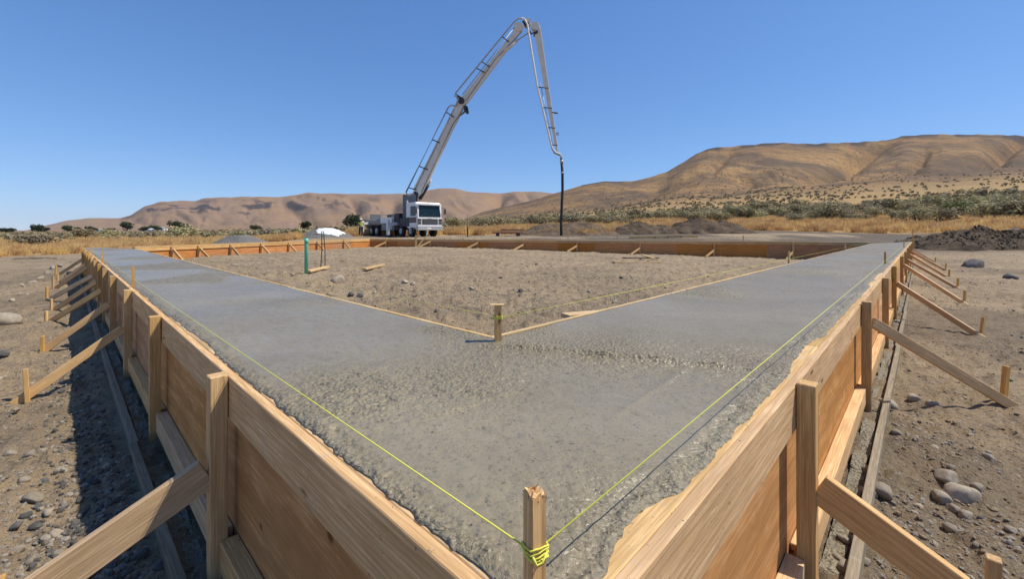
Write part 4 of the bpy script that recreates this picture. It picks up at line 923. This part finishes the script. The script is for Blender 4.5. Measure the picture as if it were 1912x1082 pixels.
for sgn in (-1, 1):
    tp('side_window', GL, [(F0-1.25, F0-.32, sgn*1.235, sgn*1.252, 1.85, 2.72)]); tp('door', TW, [(F0-1.35, F0-.25, sgn*1.238, sgn*1.255, .95, 1.80)]); 
    tp('headlight', CH, [(F0+.0, F0+.03, sgn*1.0-.13, sgn*1.0+.13, 1.12, 1.38)]); tp('headlight_lens', GL, [(F0+.03, F0+.038, sgn*1.0-.09, sgn*1.0+.09, 1.16, 1.34)])
    bm = bmesh.new(); tube(bm, [(F0-.1, sgn*1.22, 2.6), (F0+.12, sgn*1.45, 2.6), (F0+.12, sgn*1.45, 1.95)], .018, 6); abox(bm, F0+.08, F0+.14, sgn*1.45-.1, sgn*1.45+.1, 2.05, 2.5); bm_obj('mirror', bm, TD, truck, local=True)
tp('sun_visor', TW, [(F0-.14, F0+.06, -1.15, 1.15, 2.84, 2.93)]); tp('roof_marker', TD, [(F0-.25, F0-.19, -.05, .05, 3.05, 3.12)])
gr = tp('grille', TD, [(F0+.0, F0+.02, -.78, .78, 1.10, 1.60)])
for k in range(5): tp('grille_bar', GREYM, [(F0+.02, F0+.035, -.78, .78, 1.16+.09*k, 1.18+.09*k)])
tp('corner_panel', TD, [(F0+.001, F0+.012, -1.2, -.86, 1.10, 1.60)]); tp('corner_panel', TD, [(F0+.001, F0+.012, .86, 1.2, 1.10, 1.60)])
tp('bumper', CH, [(F0-.25, F0+.14, -1.26, 1.26, .60, .96)], bev=.03); tp('step_bar', TW, [(F0+.14, F0+.17, -.2, 1.28, .90, .96)]); tp('number_plate', WHITE, [(F0+.141, F0+.15, -.35, .05, .70, .84)])
tp('badge', WHITE, [(F0+.0, F0+.025, -.16, .16, 1.64, 1.72)])
tp('chassis', TD, [(-10.6, 1.0, -.48, -.30, .75, 1.05), (-10.6, 1.0, .30, .48, .75, 1.05), (-10.4, -.6, -.9, .9, 1.0, 1.15)])
def wheel(x_, s):
    bm = bmesh.new(); pr = [(.0, .50), (.03, .53), (.27, .53), (.30, .50)]; 
    tube(bm, [(x_, s*(1.22-.3), .53), (x_, s*(1.22-.27), .53), (x_, s*(1.22-.03), .53), (x_, s*1.22, .53)], [.46, .53, .53, .46], 28); ty = bm_obj('tyre', bm, TYRE, truck, local=True)
    bm = bmesh.new(); tube(bm, [(x_, s*1.16, .53), (x_, s*1.235, .53)], [.29, .26], 20); tube(bm, [(x_, s*1.2, .53), (x_, s*1.28, .53)], [.1, .09], 10); bm_obj('rim', bm, CH, ty, local=True)
for x_ in (0, -1.85, -7.2, -8.55):
    for s in (-1, 1): wheel(x_, s)
for s in (-1, 1):
    tp('mudguard', TD, [(-2.5, -.95, s*1.05-.2, s*1.05+.2, 1.10, 1.15)]); tp('mudguard', TD, [(-9.2, -6.5, s*1.05-.2, s*1.05+.2, 1.12, 1.17)])
    tp('tool_box', TG, [(-5.9, -3.1, s*1.02-.22, s*1.02+.22, .62, 1.18)]); tp('fuel_tank', CH, [(-4.5, -3.5, s*1.23-.02, s*1.26+.02, .7, 1.1)])
    tp('deck_panel', TW, [(-6.2, -3.6, s*1.2-.04, s*1.2+.04, 1.30, 1.85)], bev=.015); tp('deck_panel', TG, [(-9.6, -6.3, s*1.2-.04, s*1.2+.04, 1.30, 1.62)], bev=.015)
    tp('front_outrigger', TW, [(-3.05, -2.75, s*1.0-.9 if s < 0 else s*1.0-.4, s*1.0+.4 if s < 0 else s*1.0+.9, 1.05, 1.35), (-3.05, -2.75, s*1.95-.12, s*1.95+.12, .15, 1.6)], bev=.02); tp('outrigger_foot', TD, [(-3.2, -2.6, s*1.95-.3, s*1.95+.3, 0, .15)])
    tp('rear_outrigger', TW, [(-9.2, -8.9, s*1.6-.3, s*1.6+.3, 1.2, 1.45), (-9.2, -8.9, s*1.9-.12, s*1.9+.12, .1, 1.6)], bev=.02); tp('outrigger_foot', TD, [(-9.35, -8.75, s*1.9-.3, s*1.9+.3, 0, .12)])
tp('deck', TG, [(-10.2, -2.2, -1.15, 1.15, 1.18, 1.28)]); tp('water_tank', TG, [(-8.2, -6.5, -.8, .1, 1.28, 1.75)], bev=.06); tp('pump_cylinder', CH, [(-9.9, -5.2, -.35, .0, 1.28, 1.55), (-9.9, -5.2, .15, .5, 1.28, 1.55)], bev=.08)
bm = bmesh.new(); t0 = [bm.verts.new(c) for c in ((-11.6, -1.15, 1.75), (-10.2, -1.15, 1.75), (-10.2, 1.15, 1.75), (-11.6, 1.15, 1.75))]; b0 = [bm.verts.new(c) for c in ((-11.1, -.55, .75), (-10.3, -.55, .75), (-10.3, .55, .75), (-11.1, .55, .75))]
bm.faces.new(b0[::-1])
for i in range(4): j = (i+1) % 4; bm.faces.new((t0[i], t0[j], b0[j], b0[i]))
bmesh.ops.recalc_face_normals(bm, faces=bm.faces[:]); hp_ = bm_obj('hopper', bm, TG, truck, local=True); sd_ = hp_.modifiers.new('s', 'SOLIDIFY'); sd_.thickness = .04
tp('hopper_lid', TG, [(-10.3, -10.22, -.6, .6, 1.75, 2.35)]); tp('tail_light_bar', TD, [(-11.5, -11.4, -1.1, 1.1, .55, .7)])
tp('ladder', CH, [(-3.55, -3.5, -1.3, -1.25, .6, 2.0), (-3.2, -3.15, -1.3, -1.25, .6, 2.0)]+[(-3.5, -3.2, -1.29, -1.26, .75+.25*k, .79+.25*k) for k in range(5)]); 
bm = bmesh.new()
for y_ in (-1.1, 1.1):
    tube(bm, [(-3.6, y_, 1.28), (-3.6, y_, 2.1), (-6.3, y_, 2.1), (-6.3, y_, 1.28)], .02, 6); tube(bm, [(-5, y_, 1.28), (-5, y_, 2.1)], .02, 6)
bm_obj('hand_rail', bm, GREYM, truck, local=True)
tp('shade_skirt', TD, [(-2.0, F0-1.45, -1.262, -1.245, .95, 1.7)]); tp('cab_step', TD, [(F0-1.2, F0-.4, -1.3, -1.2, .5, .56), (F0-1.2, F0-.4, -1.3, -1.2, .78, .84)])  # dark skirt on the sunless flank only, shade put into its colour
tp('cab_shade_panel', paint('cab_side_shade', (.09, .03, .03)), [(F0-1.95, F0-.2, -1.258, -1.24, 1.25, 1.75)])  # dark red-brown sheet over the door, its colour carries the side's shade
tp('hydraulic_box', TD, [(-3.4, -2.45, -1.1, -.3, 1.28, 2.2), (-3.3, -2.5, .3, 1.0, 1.28, 2.0)], bev=.03); tp('control_cabinet', TD, [(-5.4, -4.4, -.9, -.3, 1.28, 2.15)], bev=.02)
tp('hose_basket', TG, [(-8.0, -6.9, .3, 1.05, 1.62, 2.0)], bev=.03); tp('exhaust_stack', CH, [(F0-2.35, F0-2.2, -1.1, -.95, 1.1, 3.3)], bev=.02)
bm = bmesh.new()
for k_ in range(5):
    y_ = -.9+.2*k_; tube(bm, [(-9.5, y_, 1.35+.05*k_), (-7.5, y_+.15, 1.75), (-5.6, y_-.1, 1.5+.04*k_), (-3.4, y_*.6, 1.9)], .035, 6)
bm_obj('deck_hose', bm, TD, truck, local=True)
tp('side_marker', WHITE, [(F0-.02, F0+.012, -1.22, -1.14, 1.62, 1.74), (F0-.02, F0+.012, 1.14, 1.22, 1.62, 1.74)])
# turret and boom, all in the plane the boom was swung to
bx = Vector((-9.35, 40.0, 0)); inv = truck
def W(u, v, off=0.0, Yb=40.0):
    q_ = at(u, Yb); return Vector((q_.x, Yb+off, HC+(HZ-v)*Yb/F))
bm = bmesh.new(); tube(bm, [(bx.x, bx.y, TZ0+1.2), (bx.x, bx.y, TZ0+1.75)], [.75, .7], 20); bm_obj('slewing_ring', bm, TD, truck)
bm = bmesh.new(); abox(bm, bx.x-.75, bx.x+.45, bx.y-.45, bx.y-.33, TZ0+1.7, TZ0+3.9); abox(bm, bx.x-.75, bx.x+.45, bx.y+.33, bx.y+.45, TZ0+1.7, TZ0+3.9); abox(bm, bx.x-.75, bx.x+.45, bx.y-.33, bx.y+.33, TZ0+1.7, TZ0+2.7); bm_obj('turret', bm, TG, truck)
def boom_sec(name, p0, p1, w0, w1, dpt, m, bulge=None):
    """tapered box girder from p0 to p1; w = height in the boom plane (m)"""
    d = (p1-p0); L = d.length; x_ = d.normalized(); n_ = Vector((0, 1, 0)); z_ = x_.cross(n_)
    st = [(0, w0*.55), (.06, w0), (.4, (w0*.55+w1*.45)), (.94, w1), (1, w1*.6)]; bm = bmesh.new(); rings = []
    for f_, w_ in st:
        c = p0+d*f_; rings.append([bm.verts.new(c+z_*a*w_/2+n_*b*dpt/2) for a, b in ((-1, -1), (1, -1), (1, 1), (-1, 1))])
    bm.faces.new(rings[0][::-1]); bm.faces.new(rings[-1])
    for A_, B_ in zip(rings, rings[1:]):
        for k in range(4): bm.faces.new((A_[k], A_[(k+1) % 4], B_[(k+1) % 4], B_[k]))
    bmesh.ops.recalc_face_normals(bm, faces=bm.faces[:]); bmesh.ops.bevel(bm, geom=bm.edges[:], offset=.02, segments=1, affect='EDGES')
    return bm_obj(name, bm, m, truck)
J0, J1, J2, J3 = W(777, 366), W(862, 190), W(984, 46), W(1040, 284)
s1 = boom_sec('boom_section', J0, J1, .95, .72, .5, BOOM); s2 = boom_sec('boom_section', W(860, 197, .0), W(972, 52, 0), .72, .5, .42, BOOM); s3 = boom_sec('boom_section', W(1001, 44, -.1), W(1040, 284, -.1), .62, .24, .34, BOOM)
# elbow head between sections two and three
bm = bmesh.new()
for r0, u, v in ((.42, 968, 52), (.36, 984, 43), (.36, 999, 50)):
    q_ = W(u, v); tube(bm, [(q_.x, q_.y-.3, q_.z), (q_.x, q_.y+.3, q_.z)], [r0, r0], 16)
bm_obj('boom_knuckle', bm, BOOM, truck)
for (u, v, r0) in ((777, 364, .28), (862, 190, .3), (857, 184, .2), (870, 203, .22), (984, 46, .16), (1000, 62, .2), (872, 208, .16)):
    bm = bmesh.new(); q_ = W(u, v); tube(bm, [(q_.x, q_.y-.34, q_.z), (q_.x, q_.y+.34, q_.z)], [r0, r0], 12); bm_obj('pivot_pin', bm, TD, truck)
def line(name, P, r, m):
    bm = bmesh.new(); tube(bm, P, r, 8); bm_obj(name, bm, m, truck, smooth=True)
line('delivery_pipe', [W(775, 362, -.4), W(764, 367, -.4), W(760, 360, -.4), W(838, 203, -.4), W(843, 199, -.4), W(852, 200, -.4)], .075, CH)
line('delivery_pipe', [W(852, 200, -.4), W(857, 186, -.4), W(850, 181, -.4), W(852, 176, -.4), W(960, 44, -.4), W(968, 38, -.4), W(978, 38, -.4)], .075, CH)
line('delivery_pipe', [W(978, 38, -.4), W(984, 48, -.4), W(1003, 165, -.4), W(1030, 278, -.4), W(1036, 286, -.4), W(1046, 290, -.4)], .085, BOOM)
line('support_tube', [W(776, 356, -.3), W(848, 206, -.3)], .035, GREYM); line('support_tube', [W(864, 178, -.3), W(962, 52, -.3)], .035, GREYM)
line('support_tube', [W(1008, 155, -.3), W(1032, 274, -.3)], .03, GREYM)
for (a, b) in (((766, 352), (779, 355)), ((785, 312), (800, 318)), ((808, 262), (822, 268)), ((835, 212), (848, 220)), ((852, 178), (866, 186)), ((890, 130), (905, 137)), ((900, 118), (914, 126)), ((938, 72), (950, 80)), ((1002, 165), (1024, 166)), ((1012, 203), (1030, 203)), ((1023, 240), (1036, 240)), ((1028, 272), (1040, 272)), ((1030, 212), (1040, 212)), ((1038, 250), (1042, 250))):
    line('pipe_bracket', [W(*a, -.4), W(*b, -.28)], .05, TD)
line('luffing_cylinder', [W(784, 372, .0), W(800, 345, .0)], .16, TD); line('luffing_rod', [W(782, 374, .0), W(806, 335, .0)], .10, CH)
line('hydraulic_cylinder', [W(832, 262, .3), W(856, 215, .3)], .13, TG); line('hydraulic_rod', [W(856, 215, .3), W(868, 205, .3)], .07, CH)
line('hydraulic_cylinder', [W(942, 98, -.24), W(966, 77, -.24)], .15, BOOM); line('hydraulic_rod', [W(966, 77, -.24), W(988, 62, -.24)], .06, CH)
line('linkage', [W(862, 180, .3), W(872, 206, .3), W(858, 214, .3)], .08, TD); line('linkage', [W(976, 42, -.3), W(992, 66, -.3), W(1002, 58, -.3)], .09, TD)
for (a, b) in (((1034, 212), (1042, 212)), ((1034, 252), (1044, 252))): line('bracket_pin', [W(*a, -.1), W(*b, -.1)], .04, TD)
# electric and hydraulic lines clipped under the girders
line('hydraulic_line', [W(788, 360, -.27), W(846, 234, -.27), W(866, 205, -.27)], .03, TD); line('hydraulic_line', [W(870, 190, -.23), W(925, 112, -.23), W(974, 62, -.23)], .022, TD)
HOSE = mat('black_rubber', (.02, .02, .021), .6); line('end_elbow', [W(1030, 278, -.4), W(1035, 287, -.4), W(1042, 290, -.3), W(1047, 292, -.3), W(1048, 300, -.3)], .1, CH)
line('rubber_hose', [W(1047.5, 296, -.3), W(1049.5, 325, -.3), W(1049.6, 355, -.3), W(1048, 390, -.32), W(1047, 420, -.3), W(1047.5, 452, -.3)], .125, HOSE); line('hose_clamp', [W(1048, 300, -.3), W(1048, 306, -.3)], .16, CH); line('hose_clamp', [W(1049, 322, -.3), W(1049, 325, -.3)], .14, CH)

# ---------------------------------------------------------------- worker in a high-visibility vest
SKIN = mat('skin', (.45, .27, .19), .6); HIVIS = mat('hi_vis', (.45, .55, .04), .7); NAVY = mat('dark_trousers', (.03, .032, .04), .85); HATM = mat('hard_hat', (.75, .74, .7), .35)
for m_ in (SKIN, HIVIS, NAVY, HATM): N = NB(m_); N.set(N.b.inputs['Normal'], N.bump(N.noise(N.coord(), 12, 4), .3, .02))
def skin(name, verts, edges, rad, m, par, root=0, lv=1):
    me = bpy.data.meshes.new(name); me.from_pydata(verts, edges, []); o = bpy.data.objects.new(name, me); COL.objects.link(o); me.materials.append(m); o.parent = par
    mo = o.modifiers.new('skin', 'SKIN'); 
    if not me.skin_vertices: me.attributes
    for i, r_ in enumerate(rad): me.skin_vertices[0].data[i].radius = r_ if isinstance(r_, tuple) else (r_, r_)
    me.skin_vertices[0].data[root].use_root = True
    mo.use_smooth_shade = True; sb = o.modifiers.new('sub', 'SUBSURF'); sb.levels = lv; sb.render_levels = lv; return o
def person(u, Yq, label, rz, top, arm=.2):
    q = at(u, Yq); t = empty('person', (q.x, q.y, gz(q.x, q.y)), rz, label, 'person')
    V = [(0, 0, .95), (0, 0, 1.15), (0, 0, 1.38), (0, 0, 1.50), (0, -.01, 1.58), (0, -.02, 1.68), (.20, 0, 1.40), (.27, .02, 1.13), (.25, -.14, .92), (.24, -.2, .84), (-.20, 0, 1.40), (-.28, .02, 1.13), (-.28, -.10, .90), (-.28, -.14, .82), (.10, 0, .90), (.12, -.03, .50), (.13, .02, .09), (.14, -.14, .04), (-.10, 0, .90), (-.13, .0, .50), (-.15, .05, .09), (-.16, -.1, .04)]
    E = [(0, 1), (1, 2), (2, 3), (3, 4), (4, 5), (2, 6), (6, 7), (7, 8), (8, 9), (2, 10), (10, 11), (11, 12), (12, 13), (0, 14), (14, 15), (15, 16), (16, 17), (0, 18), (18, 19), (19, 20), (20, 21)]
    Rr = [(.15, .11), (.14, .10), (.16, .11), .055, .09, .095, .065, .05, .04, .045, .065, .05, .04, .045, .095, .065, .05, .045, .095, .065, .05, .045]
    b = skin('body', V, E, Rr, SKIN, t, lv=2)
    skin('vest', V[:3]+[V[6], V[10], (.235, .01, 1.27), (-.24, .01, 1.27)], [(0, 1), (1, 2), (2, 3), (2, 4), (3, 5), (4, 6)], [(.175, .135), (.165, .125), (.185, .13), .085, .085, .07, .07], top, t, lv=2)
    skin('trousers', [(0, 0, .97), V[14], V[15], V[16], V[18], V[19], V[20]], [(0, 1), (1, 2), (2, 3), (0, 4), (4, 5), (5, 6)], [(.165, .13), .115, .085, .075, .115, .085, .075], NAVY, t, lv=2)
    bm = bmesh.new(); bmesh.ops.create_uvsphere(bm, u_segments=16, v_segments=10, radius=.135)
    for v_ in bm.verts: v_.co.z = max(v_.co.z, 0)*.95+1.70; v_.co.y = v_.co.y*1.12-.02
    tube(bm, [(0, -.04, 1.695), (0, -.04, 1.71)], [.175, .175], 16); bm_obj('hard_hat', bm, HATM, t, local=True)
    return t
person(674, 43, 'worker in a yellow-green vest and dark trousers behind the truck tail', R(20), HIVIS)
# ---------------------------------------------------------------- thin summer haze over the plain
hz = bpy.data.materials.new('haze'); hz.use_nodes = True; hn = hz.node_tree; hn.nodes.clear(); ho = hn.nodes.new('ShaderNodeOutputMaterial'); hv_ = hn.nodes.new('ShaderNodeVolumePrincipled')
hv_.inputs['Color'].default_value = (.80, .88, 1, 1); hv_.inputs['Density'].default_value = 2.5e-5; hn.links.new(hv_.outputs[0], ho.inputs['Volume'])
bm = bmesh.new(); abox(bm, -17000, 17000, -17000, 17000, -60, 620); o = bm_obj('haze', bm, hz); tag(o, kind='stuff'); o['label'] = 'thin pale summer haze over the far plain and hills'
